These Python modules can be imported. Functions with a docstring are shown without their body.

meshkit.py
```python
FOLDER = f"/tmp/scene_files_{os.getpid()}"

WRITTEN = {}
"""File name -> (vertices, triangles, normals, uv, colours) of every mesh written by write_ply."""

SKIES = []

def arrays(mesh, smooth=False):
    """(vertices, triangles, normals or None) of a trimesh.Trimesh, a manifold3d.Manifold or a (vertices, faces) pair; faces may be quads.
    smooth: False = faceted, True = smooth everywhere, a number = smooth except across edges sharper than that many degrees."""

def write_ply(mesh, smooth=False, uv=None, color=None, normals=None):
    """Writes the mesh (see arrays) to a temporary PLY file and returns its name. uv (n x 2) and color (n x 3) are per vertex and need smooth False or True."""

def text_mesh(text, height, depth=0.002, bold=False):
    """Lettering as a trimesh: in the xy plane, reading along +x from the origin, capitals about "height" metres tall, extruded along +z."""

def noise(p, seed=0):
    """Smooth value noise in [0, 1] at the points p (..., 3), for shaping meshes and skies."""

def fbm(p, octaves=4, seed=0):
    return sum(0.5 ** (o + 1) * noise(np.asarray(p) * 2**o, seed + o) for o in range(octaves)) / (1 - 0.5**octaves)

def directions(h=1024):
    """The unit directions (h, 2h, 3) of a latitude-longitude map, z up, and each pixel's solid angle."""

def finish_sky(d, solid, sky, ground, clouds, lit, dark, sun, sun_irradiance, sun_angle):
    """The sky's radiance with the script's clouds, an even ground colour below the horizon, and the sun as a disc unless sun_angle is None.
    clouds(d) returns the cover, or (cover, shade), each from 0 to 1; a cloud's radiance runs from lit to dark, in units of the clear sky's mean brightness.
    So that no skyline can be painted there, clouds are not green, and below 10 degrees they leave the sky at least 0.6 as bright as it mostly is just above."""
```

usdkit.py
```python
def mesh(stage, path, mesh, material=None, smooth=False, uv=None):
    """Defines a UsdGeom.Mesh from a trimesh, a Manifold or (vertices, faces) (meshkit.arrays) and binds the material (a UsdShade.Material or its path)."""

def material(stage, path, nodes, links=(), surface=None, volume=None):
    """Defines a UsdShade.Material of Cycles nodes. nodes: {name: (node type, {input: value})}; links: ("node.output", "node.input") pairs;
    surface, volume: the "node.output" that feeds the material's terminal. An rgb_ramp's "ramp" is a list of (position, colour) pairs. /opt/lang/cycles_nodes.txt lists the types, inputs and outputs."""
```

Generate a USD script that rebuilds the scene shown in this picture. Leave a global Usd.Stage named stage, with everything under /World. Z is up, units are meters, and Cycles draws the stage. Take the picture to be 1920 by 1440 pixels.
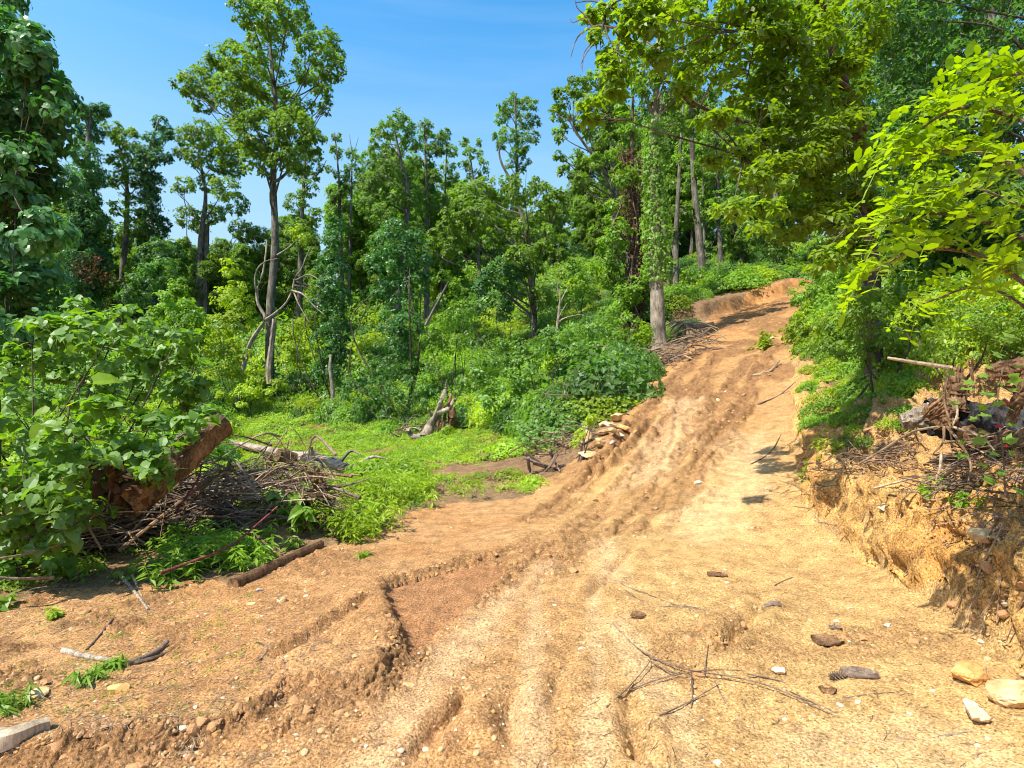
import math
import numpy as np
import trimesh
import usdkit
import meshkit
from scipy.interpolate import RBFInterpolator
from shapely import Polygon, contains_xy
from pxr import Usd, UsdGeom, UsdLux, UsdShade, Gf, Sdf, Vt

stage = Usd.Stage.CreateInMemory()
UsdGeom.SetStageUpAxis(stage, 'Z')
UsdGeom.SetStageMetersPerUnit(stage, 1.0)
UsdGeom.Xform.Define(stage, '/World')
stage.SetDefaultPrim(stage.GetPrimAtPath('/World'))
UsdGeom.Scope.Define(stage, '/World/Looks')

# ------------------------------------------------------------------ camera, sky, sun, exposure
EYE, F = 1.6, 1100.0
cam = UsdGeom.Camera.Define(stage, '/World/camera')
cam.CreateHorizontalApertureAttr(36.0)
cam.CreateVerticalApertureAttr(27.0)
cam.CreateFocalLengthAttr(36.0 * F / 1920.0)
cam.CreateClippingRangeAttr((0.05, 2000.0))
cam.CreateExposureAttr(1.32)
cx = UsdGeom.Xformable(cam)
cx.AddTranslateOp().Set((0, 0, EYE))
cx.AddRotateXOp().Set(90.0)

SUN_EL = math.radians(55.0)
sun_xy = np.array([-0.80, -0.60]); sun_xy /= np.linalg.norm(sun_xy)
SUN = np.array([*(sun_xy * math.cos(SUN_EL)), math.sin(SUN_EL)])
sun = UsdLux.DistantLight.Define(stage, '/World/sun')
sun.CreateIntensityAttr(1.0)
sun.CreateAngleAttr(0.53)
sun.CreateNormalizeAttr(True)
sun.CreateColorAttr((1.0, 0.95, 0.86))
zl = Gf.Rotation(Gf.Vec3d(0, 0, 1), Gf.Vec3d(*map(float, SUN)))
UsdGeom.Xformable(sun).AddOrientOp().Set(Gf.Quatf(zl.GetQuat()))

dome = UsdLux.DomeLight.Define(stage, '/World/sky')
dome.GetPrim().SetCustomDataByKey('kind', 'structure')
skym = usdkit.material(stage, '/World/Looks/sky_air', {
    'sky': ('sky_texture', {'sky_type': 'single_scattering', 'sun_disc': False, 'sun_elevation': SUN_EL,
                            'sun_rotation': math.atan2(SUN[0], SUN[1]), 'altitude': 600.0, 'air_density': 1.0,
                            'aerosol_density': 2.2, 'ozone_density': 4.0}),
    'co': ('texture_coordinate', {}),
    'mp': ('mapping', {'scale': (0.8, 0.8, 9.0)}),
    'no': ('noise_texture', {'scale': 1.6, 'detail': 5.0, 'roughness': 0.55}),
    'rp': ('rgb_ramp', {'ramp': [(0.48, (0, 0, 0)), (0.72, (0.10, 0.10, 0.10))]}),
    'mx': ('mix', {'color2': (3.4, 3.8, 4.2)}),
    'sat': ('hsv', {'saturation': 1.30, 'hue': 0.486, 'value': 1.05}),
    'sx': ('separate_xyz', {}), 'hz': ('map_range', {'from_min': .10, 'from_max': .58, 'to_min': .90, 'to_max': 0.0, 'clamp': True, 'range_type': 'smoothstep'}), 'hm': ('mix', {'color2': (1.75, 2.5, 3.1)}),
    'bg': ('background_shader', {'strength': 0.125}),
}, [('co.generated', 'mp.vector'), ('mp.vector', 'no.vector'), ('no.fac', 'rp.fac'), ('rp.color', 'mx.fac'),
    ('sky.color', 'sat.color'), ('sat.color', 'mx.color1'), ('co.generated', 'sx.vector'), ('sx.z', 'hz.value'), ('hz.result', 'hm.fac'), ('mx.color', 'hm.color1'), ('hm.color', 'bg.color')], surface='bg.background')
UsdShade.MaterialBindingAPI.Apply(dome.GetPrim()).Bind(skym)

# ------------------------------------------------------------------ helpers
used = {}
def numbered(path):
    n = used.get(path, -1) + 1
    used[path] = n
    return path if n == 0 else f'{path}_{n:03d}'

def meta(prim, label=None, cat=None, group=None, kind=None):
    for k, v in (('label', label), ('category', cat), ('group', group), ('kind', kind)):
        if v:
            prim.SetCustomDataByKey(k, v)
    return prim

def thing(name, label, cat, loc=(0, 0, 0), group=None, kind=None):
    x = UsdGeom.Xform.Define(stage, numbered('/World/' + name))
    x.AddTranslateOp().Set(Gf.Vec3d(*map(float, loc)))
    p = meta(x.GetPrim(), label, cat, group, kind)
    return p

def origin(prim):
    t = np.zeros(3)
    while prim and str(prim.GetPath()) != '/World':
        a = prim.GetAttribute('xformOp:translate')
        if a and a.Get() is not None:
            t = t + np.array(a.Get())
        prim = prim.GetParent()
    return t

def obj(name, mesh, mat, parent=None, smooth=False, label=None, cat=None, group=None, kind=None):
    """One mesh, given in world coordinates."""
    v, f = (mesh.vertices, mesh.faces) if hasattr(mesh, 'vertices') else mesh
    v = np.asarray(v, float)
    if parent is not None:
        v = v - origin(parent)
        path = numbered(f'{parent.GetPath()}/{name}')
    else:
        path = numbered('/World/' + name)
    m = usdkit.mesh(stage, path, (v, np.asarray(f)), mat, smooth=smooth)
    return meta(m.GetPrim(), label, cat, group, kind)

class MB:
    def __init__(self): self.v, self.f, self.n = [], [], 0
    def add(self, m):
        v, f = (m.vertices, m.faces) if hasattr(m, 'vertices') else m
        if len(v) == 0: return self
        f = np.asarray(f)
        self.v.append(np.asarray(v, float)); self.f.append(f + self.n); self.n += len(v)
        return self
    def get(self):
        return np.vstack(self.v), np.vstack(self.f)

def R(seed): return np.random.default_rng(seed)
def P(px, py, Y): return np.array([(px - 960) / F * Y, Y, EYE + (720 - py) / F * Y])
def sstep(a, b, x):
    t = np.clip((np.asarray(x, float) - a) / (b - a), 0, 1)
    return t * t * (3 - 2 * t)
def unit(a): return a / (np.linalg.norm(a, axis=-1, keepdims=True) + 1e-12)

def tube(pts, radii, sides=6, cap=True, rough=0.0, seed=0):
    p = np.asarray(pts, float)
    r = np.broadcast_to(np.asarray(radii, float), (len(p),))
    t = unit(np.gradient(p, axis=0))
    ref = np.where(np.abs(t[:, 2:]) < 0.95, [0, 0, 1.0], [1.0, 0, 0])
    a = unit(np.cross(t, ref)); b = np.cross(t, a)
    ang = np.arange(sides) * 2 * np.pi / sides
    rr = r[:, None] * np.ones((1, sides))
    if rough:
        rr = rr * (1 + rough * (R(seed).random(rr.shape) - 0.5))
    v = p[:, None] + rr[..., None] * (np.cos(ang)[None, :, None] * a[:, None] + np.sin(ang)[None, :, None] * b[:, None])
    v = v.reshape(-1, 3)
    i, j = np.meshgrid(np.arange(len(p) - 1), np.arange(sides), indexing='ij')
    j2 = (j + 1) % sides
    q = np.stack([i * sides + j, i * sides + j2, (i + 1) * sides + j2, (i + 1) * sides + j], -1).reshape(-1, 4)
    f = np.vstack([q[:, [0, 1, 2]], q[:, [0, 2, 3]]])
    if cap:
        n = len(v); e = (len(p) - 1) * sides
        v = np.vstack([v, p[0], p[-1]])
        k = np.arange(sides); k2 = (k + 1) % sides
        f = np.vstack([f, np.stack([k2, k, np.full(sides, n)], 1), np.stack([e + k, e + k2, np.full(sides, n + 1)], 1)])
    return v, f

def spline(pts, n):
    """Catmull-Rom through pts, n samples."""
    p = np.asarray(pts, float)
    if len(p) == 2:
        t = np.linspace(0, 1, n)[:, None]
        return p[0] * (1 - t) + p[1] * t
    p = np.vstack([2 * p[0] - p[1], p, 2 * p[-1] - p[-2]])
    s = np.linspace(0, len(p) - 3 - 1e-6, n)
    i = s.astype(int); t = (s - i)[:, None]
    a, b, c, d = p[i], p[i + 1], p[i + 2], p[i + 3]
    return 0.5 * (2 * b + (c - a) * t + (2 * a - 5 * b + 4 * c - d) * t ** 2 + (3 * b - a - 3 * c + d) * t ** 3)

# leaf templates: x along the blade (0..1), y across, z up
def _tm(v, f): return np.array(v, float), np.array(f, int)
LEAF2 = _tm([(0, 0, 0), (.45, .30, .07), (1, 0, -.06), (.45, -.30, .07)], [(0, 2, 1), (0, 3, 2)])
LEAF4 = _tm([(0, 0, 0), (.4, .3, .06), (.5, 0, .02), (.4, -.3, .06), (1, 0, -.16)],
            [(0, 2, 1), (0, 3, 2), (1, 2, 4), (2, 3, 4)])
BROAD = _tm([(0, 0, 0), (-.06, .22, .05), (.22, .42, .09), (.62, .30, .02), (1, 0, -.20), (.62, -.30, .02), (.22, -.42, .09), (-.06, -.22, .05), (.35, 0, 0.0), (.68, 0, -.05)],
            [(0, 8, 1), (1, 8, 2), (2, 8, 3), (3, 8, 9), (3, 9, 4), (4, 9, 5), (5, 9, 8), (5, 8, 6), (6, 8, 7), (7, 8, 0)])
LOBED = _tm([(0, 0, 0), (.05, .36, .06), (.36, .22, .02), (.62, .52, .06), (.70, .16, .0), (1, .0, -.12), (.70, -.16, .0), (.62, -.52, .06), (.36, -.22, .02), (.05, -.36, .06), (.4, 0, .0)],
            [(0, 10, 1), (1, 10, 2), (2, 10, 3), (3, 10, 4), (4, 10, 5), (5, 10, 6), (6, 10, 7), (7, 10, 8), (8, 10, 9), (9, 10, 0)])
OVAL = _tm([(0, 0, 0), (.28, .23, .03), (.72, .23, .02), (1, 0, -.03), (.72, -.23, .02), (.28, -.23, .03)], [(0, 5, 1), (1, 5, 4), (1, 4, 2), (2, 4, 3)])
BLADE = _tm([(0, .05, 0), (0, -.05, 0), (.5, .06, .0), (.5, -.06, .0), (1, 0, -.25)], [(0, 1, 2), (1, 3, 2), (2, 3, 4)])

def leaves(pos, nrm, size, tmpl, rng, jitter=0.7, droop=0.35, axis=None, width=1.0):
    n = len(pos)
    if n == 0: return np.zeros((0, 3)), np.zeros((0, 3), int)
    N = unit(np.asarray(nrm, float) + jitter * rng.normal(size=(n, 3)))
    N[:, 2] = np.where(N[:, 2] < -0.2, -N[:, 2], N[:, 2])
    d = rng.normal(size=(n, 3)) if axis is None else np.asarray(axis, float) + 0.35 * rng.normal(size=(n, 3))
    d[:, 2] -= droop
    d = unit(d - N * (d * N).sum(1, keepdims=True))
    s = np.cross(N, d)
    S = np.broadcast_to(np.asarray(size, float), (n,)) * rng.uniform(0.5, 1.35, n)
    tv, tf = tmpl
    bend = rng.uniform(0.3, 1.8, n)
    v = pos[:, None] + S[:, None, None] * (tv[None, :, :1] * d[:, None] + width * tv[None, :, 1:2] * s[:, None] + bend[:, None, None] * tv[None, :, 2:] * N[:, None])
    f = tf[None] + (np.arange(n) * len(tv))[:, None, None]
    return v.reshape(-1, 3), f.reshape(-1, 3)

def ball(rng, n, surf=0.5):
    """Points in the unit ball, pushed outward."""
    d = unit(rng.normal(size=(n, 3)))
    return d * rng.random((n, 1)) ** (1 / 3 * (1 - surf))

# ------------------------------------------------------------------ materials
def mat(name, nodes, links, surface): return usdkit.material(stage, '/World/Looks/' + name, nodes, links, surface=surface)

def leaf_mat(name, dark, mid, light, trans, rough=0.45, tfac=0.35, spec=0.28, big=0.35, gain=1.75):
    return mat(name, {
        'g': ('geometry', {}),
        'r': ('rgb_ramp', {'ramp': [(0.0, dark), (0.55, mid), (0.93, light), (1.0, tuple(min(1, c * 1.25) for c in light))]}),
        'n': ('noise_texture', {'scale': big, 'detail': 2.0}),
        'nr': ('map_range', {'from_min': 0.3, 'from_max': 0.7, 'to_min': 0.70 * gain, 'to_max': 1.30 * gain}),
        'h': ('hsv', {'hue': 0.5, 'saturation': 1.0}),
        'tm': ('mix', {'mix_type': 'multiply', 'fac': 1.0, 'color2': trans}),
        'tg': ('hsv', {'value': 2.6, 'saturation': 1.05}),
        'p': ('principled_bsdf', {'roughness': rough, 'specular_ior_level': spec}),
        't': ('translucent_bsdf', {}),
        'm': ('mix_closure', {'fac': tfac}),
    }, [('g.random_per_island', 'r.fac'), ('g.position', 'n.vector'), ('n.fac', 'nr.value'), ('nr.result', 'h.value'), ('r.color', 'h.color'),
        ('h.color', 'p.base_color'), ('h.color', 'tg.color'), ('tg.color', 'tm.color1'), ('tm.color', 't.color'), ('p.BSDF', 'm.closure1'), ('t.BSDF', 'm.closure2')], 'm.closure')

M = {}
M['leaf_tree'] = leaf_mat('leaf_tree', (0.064, 0.100, 0.014), (0.122, 0.171, 0.019), (0.256, 0.285, 0.029), (1.0, 1.1, .40))
M['leaf_tree_far'] = leaf_mat('leaf_tree_far', (.066, .105, .020), (.115, .160, .028), (.22, .26, .04), (.95, 1.1, .55))
M['leaf_near'] = leaf_mat('leaf_near', (0.064, 0.100, 0.010), (0.134, 0.176, 0.012), (0.280, 0.304, 0.019), (1.15, 1.1, .25), rough=.36, tfac=.45)
M['leaf_locust'] = leaf_mat('leaf_locust', (.13, .21, .010), (.29, .38, .012), (.48, .53, .020), (1.2, 1.05, .18), rough=.5, tfac=.45, gain=1.15)
M['leaf_vine'] = leaf_mat('leaf_vine', (.036, .080, .022), (.066, .122, .030), (.15, .21, .034), (.85, 1.1, .45), rough=.36, tfac=.28)
M['leaf_bush'] = leaf_mat('leaf_bush', (.075, .125, .014), (.150, .215, .018), (.29, .33, .026), (1.0, 1.1, .35), big=.6)
M['leaf_bush_yellow'] = leaf_mat('leaf_bush_yellow', (.120, .165, .012), (.230, .275, .015), (.40, .43, .028), (1.1, 1.05, .25), big=.6)
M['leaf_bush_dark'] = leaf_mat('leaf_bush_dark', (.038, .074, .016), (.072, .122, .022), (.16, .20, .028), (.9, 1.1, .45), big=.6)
M['leaf_gloss'] = leaf_mat('leaf_gloss', (.062, .115, .016), (.120, .190, .020), (.27, .32, .025), (1.1, 1.1, .25), rough=.5, tfac=.34, spec=.5)
M['leaf_grass'] = leaf_mat('leaf_grass', (.115, .165, .014), (.200, .255, .020), (.34, .37, .032), (1.05, 1.05, .3), rough=.55, tfac=.35, big=.9)
M['leaf_dead'] = leaf_mat('leaf_dead', (.07, .032, .014), (.14, .065, .028), (.27, .16, .08), (1.0, .8, .6), rough=.7, tfac=.15, gain=1.1)
M['leaf_straw'] = leaf_mat('leaf_straw', (.16, .10, .05), (.27, .185, .10), (.42, .31, .18), (1.0, .9, .7), rough=.7, tfac=.15, gain=1.1)
M['leaf_red'] = leaf_mat('leaf_red', (.20, .012, .012), (.32, .025, .02), (.42, .05, .03), (1.0, .4, .3), rough=.45, tfac=.3, gain=1.1)

def bark_mat(name, dark, light, scale=14.0, stretch=0.18, bump=0.6):
    return mat(name, {
        'c': ('texture_coordinate', {}), 'mp': ('mapping', {'scale': (1, 1, stretch)}),
        'n': ('noise_texture', {'scale': scale, 'detail': 7.0, 'roughness': .7}),
        'n3': ('noise_texture', {'scale': scale * 5.5, 'detail': 4.0, 'roughness': .7}),
        'n2': ('noise_texture', {'scale': 2.4, 'detail': 4.0}),
        'mf': ('mix_float', {'fac': .45}),
        'r': ('rgb_ramp', {'ramp': [(0.36, tuple(c * .55 for c in dark)), (0.45, dark), (0.54, tuple((a + b) / 2 for a, b in zip(dark, light))), (0.66, light)]}),
        'v': ('map_range', {'from_min': .3, 'from_max': .7, 'to_min': .5, 'to_max': 1.4}),
        'h': ('hsv', {}),
        'b': ('bump', {'strength': bump, 'distance': .16 / scale}),
        'p': ('principled_bsdf', {'roughness': .88, 'specular_ior_level': .2}),
    }, [('c.object', 'mp.vector'), ('mp.vector', 'n.vector'), ('mp.vector', 'n3.vector'), ('c.object', 'n2.vector'), ('n.fac', 'mf.a'), ('n3.fac', 'mf.b'), ('mf.result', 'r.fac'), ('n2.fac', 'v.value'), ('v.result', 'h.value'),
        ('r.color', 'h.color'), ('h.color', 'p.base_color'), ('mf.result', 'b.height'), ('b.normal', 'p.normal')], 'p.BSDF')
M['bark'] = bark_mat('bark_grey', (.062, .054, .040), (.235, .210, .165))
M['bark_dark'] = bark_mat('bark_brown', (.045, .032, .022), (.16, .115, .08))
M['wood_grey'] = bark_mat('wood_weathered', (.15, .115, .08), (.46, .38, .29), 20, .25)
M['wood_brown'] = bark_mat('wood_brown', (.09, .045, .020), (.33, .19, .09), 16, .2)
M['wood_orange'] = bark_mat('wood_rotten', (.075, .042, .020), (.29, .17, .08), 9, .5, .9)
M['wood_cut'] = bark_mat('wood_cut', (.25, .13, .05), (.50, .30, .13), 18, 1.0, .2)
M['wood_pale'] = bark_mat('wood_pale', (.34, .26, .17), (.60, .49, .34), 14, .2)
M['twig'] = bark_mat('twig_brown', (.095, .062, .042), (.29, .21, .15), 25, .5, .2)
M['twig_tan'] = bark_mat('twig_tan', (.20, .14, .085), (.42, .32, .21), 25, .5, .2)
M['twig_red'] = bark_mat('twig_red', (.10, .022, .026), (.26, .08, .07), 25, .5, .2)
M['root'] = bark_mat('root_brown', (.09, .05, .026), (.31, .20, .11), 25, .5, .2)
M['char'] = bark_mat('wood_charred', (.010, .010, .011), (.07, .066, .062), 12, .4, .6)

def stone_mat(name, a, b, c):
    return mat(name, {
        'co': ('texture_coordinate', {}),
        'n': ('noise_texture', {'scale': 9.0, 'detail': 7.0, 'roughness': .62}),
        'n2': ('noise_texture', {'scale': 60.0, 'detail': 3.0}),
        'r': ('rgb_ramp', {'ramp': [(.34, a), (.5, b), (.66, c)]}),
        'o': ('object_info', {}),
        'bm': ('mix_float', {'fac': .3}),
        'b': ('bump', {'strength': .5, 'distance': .012}),
        'p': ('principled_bsdf', {'roughness': .82, 'specular_ior_level': .3}),
    }, [('co.object', 'n.vector'), ('co.object', 'n2.vector'), ('n.fac', 'r.fac'), ('r.color', 'p.base_color'), ('n.fac', 'bm.a'), ('n2.fac', 'bm.b'),
        ('bm.result', 'b.height'), ('b.normal', 'p.normal')], 'p.BSDF')
M['stone_tan'] = stone_mat('stone_tan', (.30, .17, .065), (.44, .29, .13), (.56, .43, .26))
M['stone_pale'] = stone_mat('stone_pale', (.42, .30, .15), (.58, .48, .32), (.66, .60, .48))
M['stone_orange'] = stone_mat('stone_orange', (.33, .14, .04), (.46, .24, .075), (.52, .33, .14))
M['stone_grey'] = stone_mat('stone_grey', (.20, .15, .12), (.32, .26, .21), (.45, .38, .30))
# ------------------------------------------------------------------ the terrain as a height function
def poly_dist(x, y, line):
    """Distance, signed side (+ = right of the line's direction) and position (0..1) along a polyline."""
    line = np.asarray(line, float)
    best = np.full(x.shape, 1e9); side = np.zeros(x.shape); along = np.zeros(x.shape)
    L = np.r_[0, np.cumsum(np.linalg.norm(np.diff(line, axis=0), axis=1))]
    for k in range(len(line) - 1):
        a, b = line[k], line[k + 1]
        d = b - a; l2 = d @ d
        t = np.clip(((x - a[0]) * d[0] + (y - a[1]) * d[1]) / l2, 0, 1)
        dx, dy = x - a[0] - t * d[0], y - a[1] - t * d[1]
        q = np.hypot(dx, dy)
        s = np.sign(d[1] * (x - a[0]) - d[0] * (y - a[1]))
        m = q < best
        best = np.where(m, q, best); side = np.where(m, s, side)
        along = np.where(m, (L[k] + t * math.sqrt(l2)) / L[-1], along)
    return best, side, along

FOOT = np.array([P(*c)[:2] for c in [(2350, 1700, 1.3), (2130, 1440, 2.1), (1930, 1275, 3.0), (1820, 1190, 3.55), (1725, 1118, 4.1), (1640, 1048, 4.85), (1560, 985, 5.6), (1515, 945, 6.2),
                                    (1495, 890, 7.0), (1488, 820, 8.5), (1482, 740, 11.0), (1480, 650, 16.0), (1500, 600, 19.5), (1545, 575, 22.5)]])
HEAD = np.array([P(*c)[:2] for c in [(1215, 600, 20.0), (1270, 592, 20.8), (1330, 590, 21.2), (1420, 575, 22.3), (1500, 566, 22.6), (1570, 560, 22.8)]])

def bank_steps(x, y):
    d, s, t = poly_dist(x, y, FOOT)
    sd = d * s
    w = meshkit.noise(np.stack([x * 2.3, y * 2.3, 0 * x], -1), 5) - .5
    hh = 0.46 * (1 - sstep(5.0, 9.0, y)) + 0.10
    up = hh * sstep(-.02, .20, sd + .04 * w) * (1 - .8 * sstep(.9, 3.5, sd))
    up = up + 0.10 * sstep(.25, .60, sd + .12 * w) * (1 - sstep(5.5, 8, y)) * (1 - sstep(.9, 3.0, sd))
    d2, s2, t2 = poly_dist(x, y, HEAD)
    up = up + 0.55 * sstep(0, .30, -d2 * s2 + .15 * w) * (1 - .8 * sstep(1, 5, d2)) * sstep(0, .1, t2) * (1 - sstep(.8, 1, t2)) 
    return up

CTRL = [(-4, 1, 0), (-4, 3, .02), (-2, 2, 0), (0, 1, 0), (0, 3, 0), (1.6, 2, .02), (1.6, 3.4, .04), (-2, 4.3, .0), (0, 5, .02), (1.4, 5, .08), (-1.27, 7.3, .0), (-8, 1, 0), (-8, 5, .1),
        (-4, -8, 0), (6, -8, 2.0), (0, -8, -.2), (-15, -5, .5), (-14, 6, .3), (-30, 10, 1.0), (-30, 30, 3.0), (-40, 0, 2), (40, -20, 12), (0, -40, -2), (-40, -40, 0)]
CTRL = [np.array(c, float) for c in CTRL]
CTRL += [P(*c) for c in [
    (1050, 885, 9.3), (600, 900, 9.4), (450, 792, 24), (800, 800, 20), (980, 830, 13.5), (1180, 742, 12), (1120, 832, 9.5), (1270, 672, 15.5), (1330, 600, 20.5),
    (1250, 1000, 6.0), (1290, 860, 8.2), (1370, 712, 12.2), (1420, 625, 17.3), (1420, 578, 21.8), (1400, 950, 6.4), (1480, 850, 8.0), (1440, 760, 10.6),
    (1455, 640, 16.4), (1200, 900, 7.6), (1100, 960, 7.2),
    (900, 790, 19), (1100, 690, 20), (1230, 655, 16.5), (1180, 590, 24), (1000, 655, 26), (1100, 520, 36), (800, 690, 30), (850, 545, 44), (600, 690, 34), (600, 585, 48),
    (250, 640, 38), (200, 560, 52), (0, 640, 30), (-300, 620, 34), (1300, 560, 25), (1400, 528, 26), (1400, 500, 34), (1300, 470, 42),
    # the slope to the right of the track
    (1700, 890, 5.3), (1780, 850, 5.0), (1900, 850, 4.2), (1950, 980, 3.6), (1640, 760, 8.2), (1720, 680, 8.0), (1900, 620, 6.2), (1620, 600, 13.5), (1560, 545, 20), (2200, 560, 5.5), (2300, 520, 12), (1900, 470, 24)]]
CTRL += [np.array(c, float) for c in [(0, 60, 11.0), (-40, 62, 10.5), (40, 55, 15), (0, 85, 11.5), (-60, 85, 11), (60, 85, 16), (-100, 40, 8), (100, 40, 18), (0, 120, 12), (-90, 120, 11), (90, 120, 16), (9, 1.5, 3.0), (15, 5, 4.5)]]
CTRL = np.array(CTRL)
_res = CTRL[:, 2] - bank_steps(CTRL[:, 0], CTRL[:, 1])
_rbf = RBFInterpolator(CTRL[:, :2], _res, kernel='linear', smoothing=0.02)
_soft = RBFInterpolator(CTRL[:, :2], _res, kernel='thin_plate_spline', smoothing=0.3)
def zbase(x, y):
    x, y = np.broadcast_arrays(np.asarray(x, float), np.asarray(y, float))
    q = np.stack([x.ravel(), y.ravel()], 1)
    qc = np.clip(q, [-130, -60], [130, 125])
    r = .75 * _rbf(qc) + .25 * np.clip(_soft(qc), -3, 20)
    return r.reshape(x.shape) + bank_steps(x, y)

_Y = np.geomspace(1.6, 100, 1400)
def gp(px, py, zf=None):
    """Where the view line through a pixel meets the ground."""
    x = (px - 960) / F * _Y; z = EYE + (720 - py) / F * _Y
    under = z < (zf or zbase)(x, _Y)
    k = int(np.argmax(under)) if under.any() else len(_Y) - 1
    return np.array([x[k], _Y[k], z[k]])
def gline(pts): return np.array([gp(*p)[:2] for p in pts])

LIP = gline([(1060, 985), (1010, 1012), (930, 1045), (860, 1062), (780, 1085), (722, 1105), (728, 1150), (748, 1200), (750, 1240), (700, 1285), (640, 1312), (590, 1305), (540, 1300), (480, 1345), (400, 1392), (300, 1400), (200, 1425), (60, 1452), (-200, 1480)])
RUT2 = gline([(700, 1130), (640, 1185), (580, 1225), (530, 1255), (480, 1280)])
GROOVES = [gline(g) for g in ([(985, 1265), (965, 1320), (945, 1360), (958, 1405)], [(1068, 1190), (1062, 1240), (1045, 1290), (1038, 1330)], [(885, 1300), (820, 1370), (760, 1440)],
                              [(1190, 1290), (1180, 1350), (1195, 1440)], [(1330, 1240), (1390, 1180), (1440, 1100)], [(1090, 1130), (1140, 1080), (1200, 1020)], [(500, 1400), (600, 1350), (660, 1345)])]
TRACKS = [gline(t) for t in ([(960, 1075), (1010, 1040), (1080, 1000), (1140, 940), (1200, 880), (1250, 800), (1285, 740), (1330, 690), (1400, 640)],
                             [(1040, 1075), (1130, 1010), (1200, 945), (1262, 880), (1312, 800), (1362, 730), (1412, 670)],
                             [(980, 985), (1080, 912), (1150, 850), (1190, 800), (1240, 745), (1290, 690)],
                             [(1180, 1000), (1260, 930), (1330, 840), (1390, 760), (1430, 690), (1450, 640)], [(900, 1120), (990, 1075), (1060, 1035), (1120, 985), (1180, 925), (1230, 860)],
                             [(1250, 985), (1310, 900), (1360, 820), (1400, 745)], [(1010, 975), (1110, 890), (1165, 830), (1215, 770), (1262, 710), (1310, 665)])]
PAN = Polygon(gline([(722, 1108), (790, 1086), (870, 1066), (950, 1055), (945, 1075), (900, 1125), (830, 1180), (770, 1240), (752, 1215), (730, 1160)]))
PALE = [(gline(l), w) for l, w in (([(1015, 1065), (940, 1130), (870, 1210), (790, 1300), (740, 1380), (700, 1460)], .13), ([(1135, 1015), (1150, 1090)], .12), ([(1150, 1165), (1220, 1280), (1280, 1350), (1300, 1460)], .10),
                                   ([(1010, 1090), (1000, 1200), (990, 1300), (1000, 1450)], .07), ([(1110, 1100), (1120, 1250), (1120, 1450)], .06), ([(1500, 1400), (1750, 1400)], .25), ([(1290, 760), (1250, 840), (1210, 900)], .3),
                                   ([(1400, 830), (1380, 920), (1300, 1000)], .35))]
DIRT = Polygon(gline([(-500, 1240), (0, 1150), (90, 1112), (200, 1098), (440, 1100), (520, 1060), (600, 1035), (690, 1012), (740, 975), (775, 958), (880, 940), (990, 932), (1050, 885), (1100, 850), (1140, 795), (1185, 738), (1235, 700), (1280, 662), (1310, 625)])
               .tolist() + [P(1330, 588, 21.3)[:2].tolist(), P(1420, 570, 22.7)[:2].tolist(), P(1540, 560, 23.2)[:2].tolist()] + [[9.0, 17.0], [5.7, 11.0], [5.0, 9.0], [6.5, 6.5], [7, 4.0], [7, -3.0], [-14, -3.0]])
DIRT = DIRT.buffer(0)

def nz(x, y, s, seed, o=3):
    return meshkit.fbm(np.stack([np.asarray(x) * s, np.asarray(y) * s, np.zeros(np.shape(x)) + seed * 7.3], -1), o, seed) - .5

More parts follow.
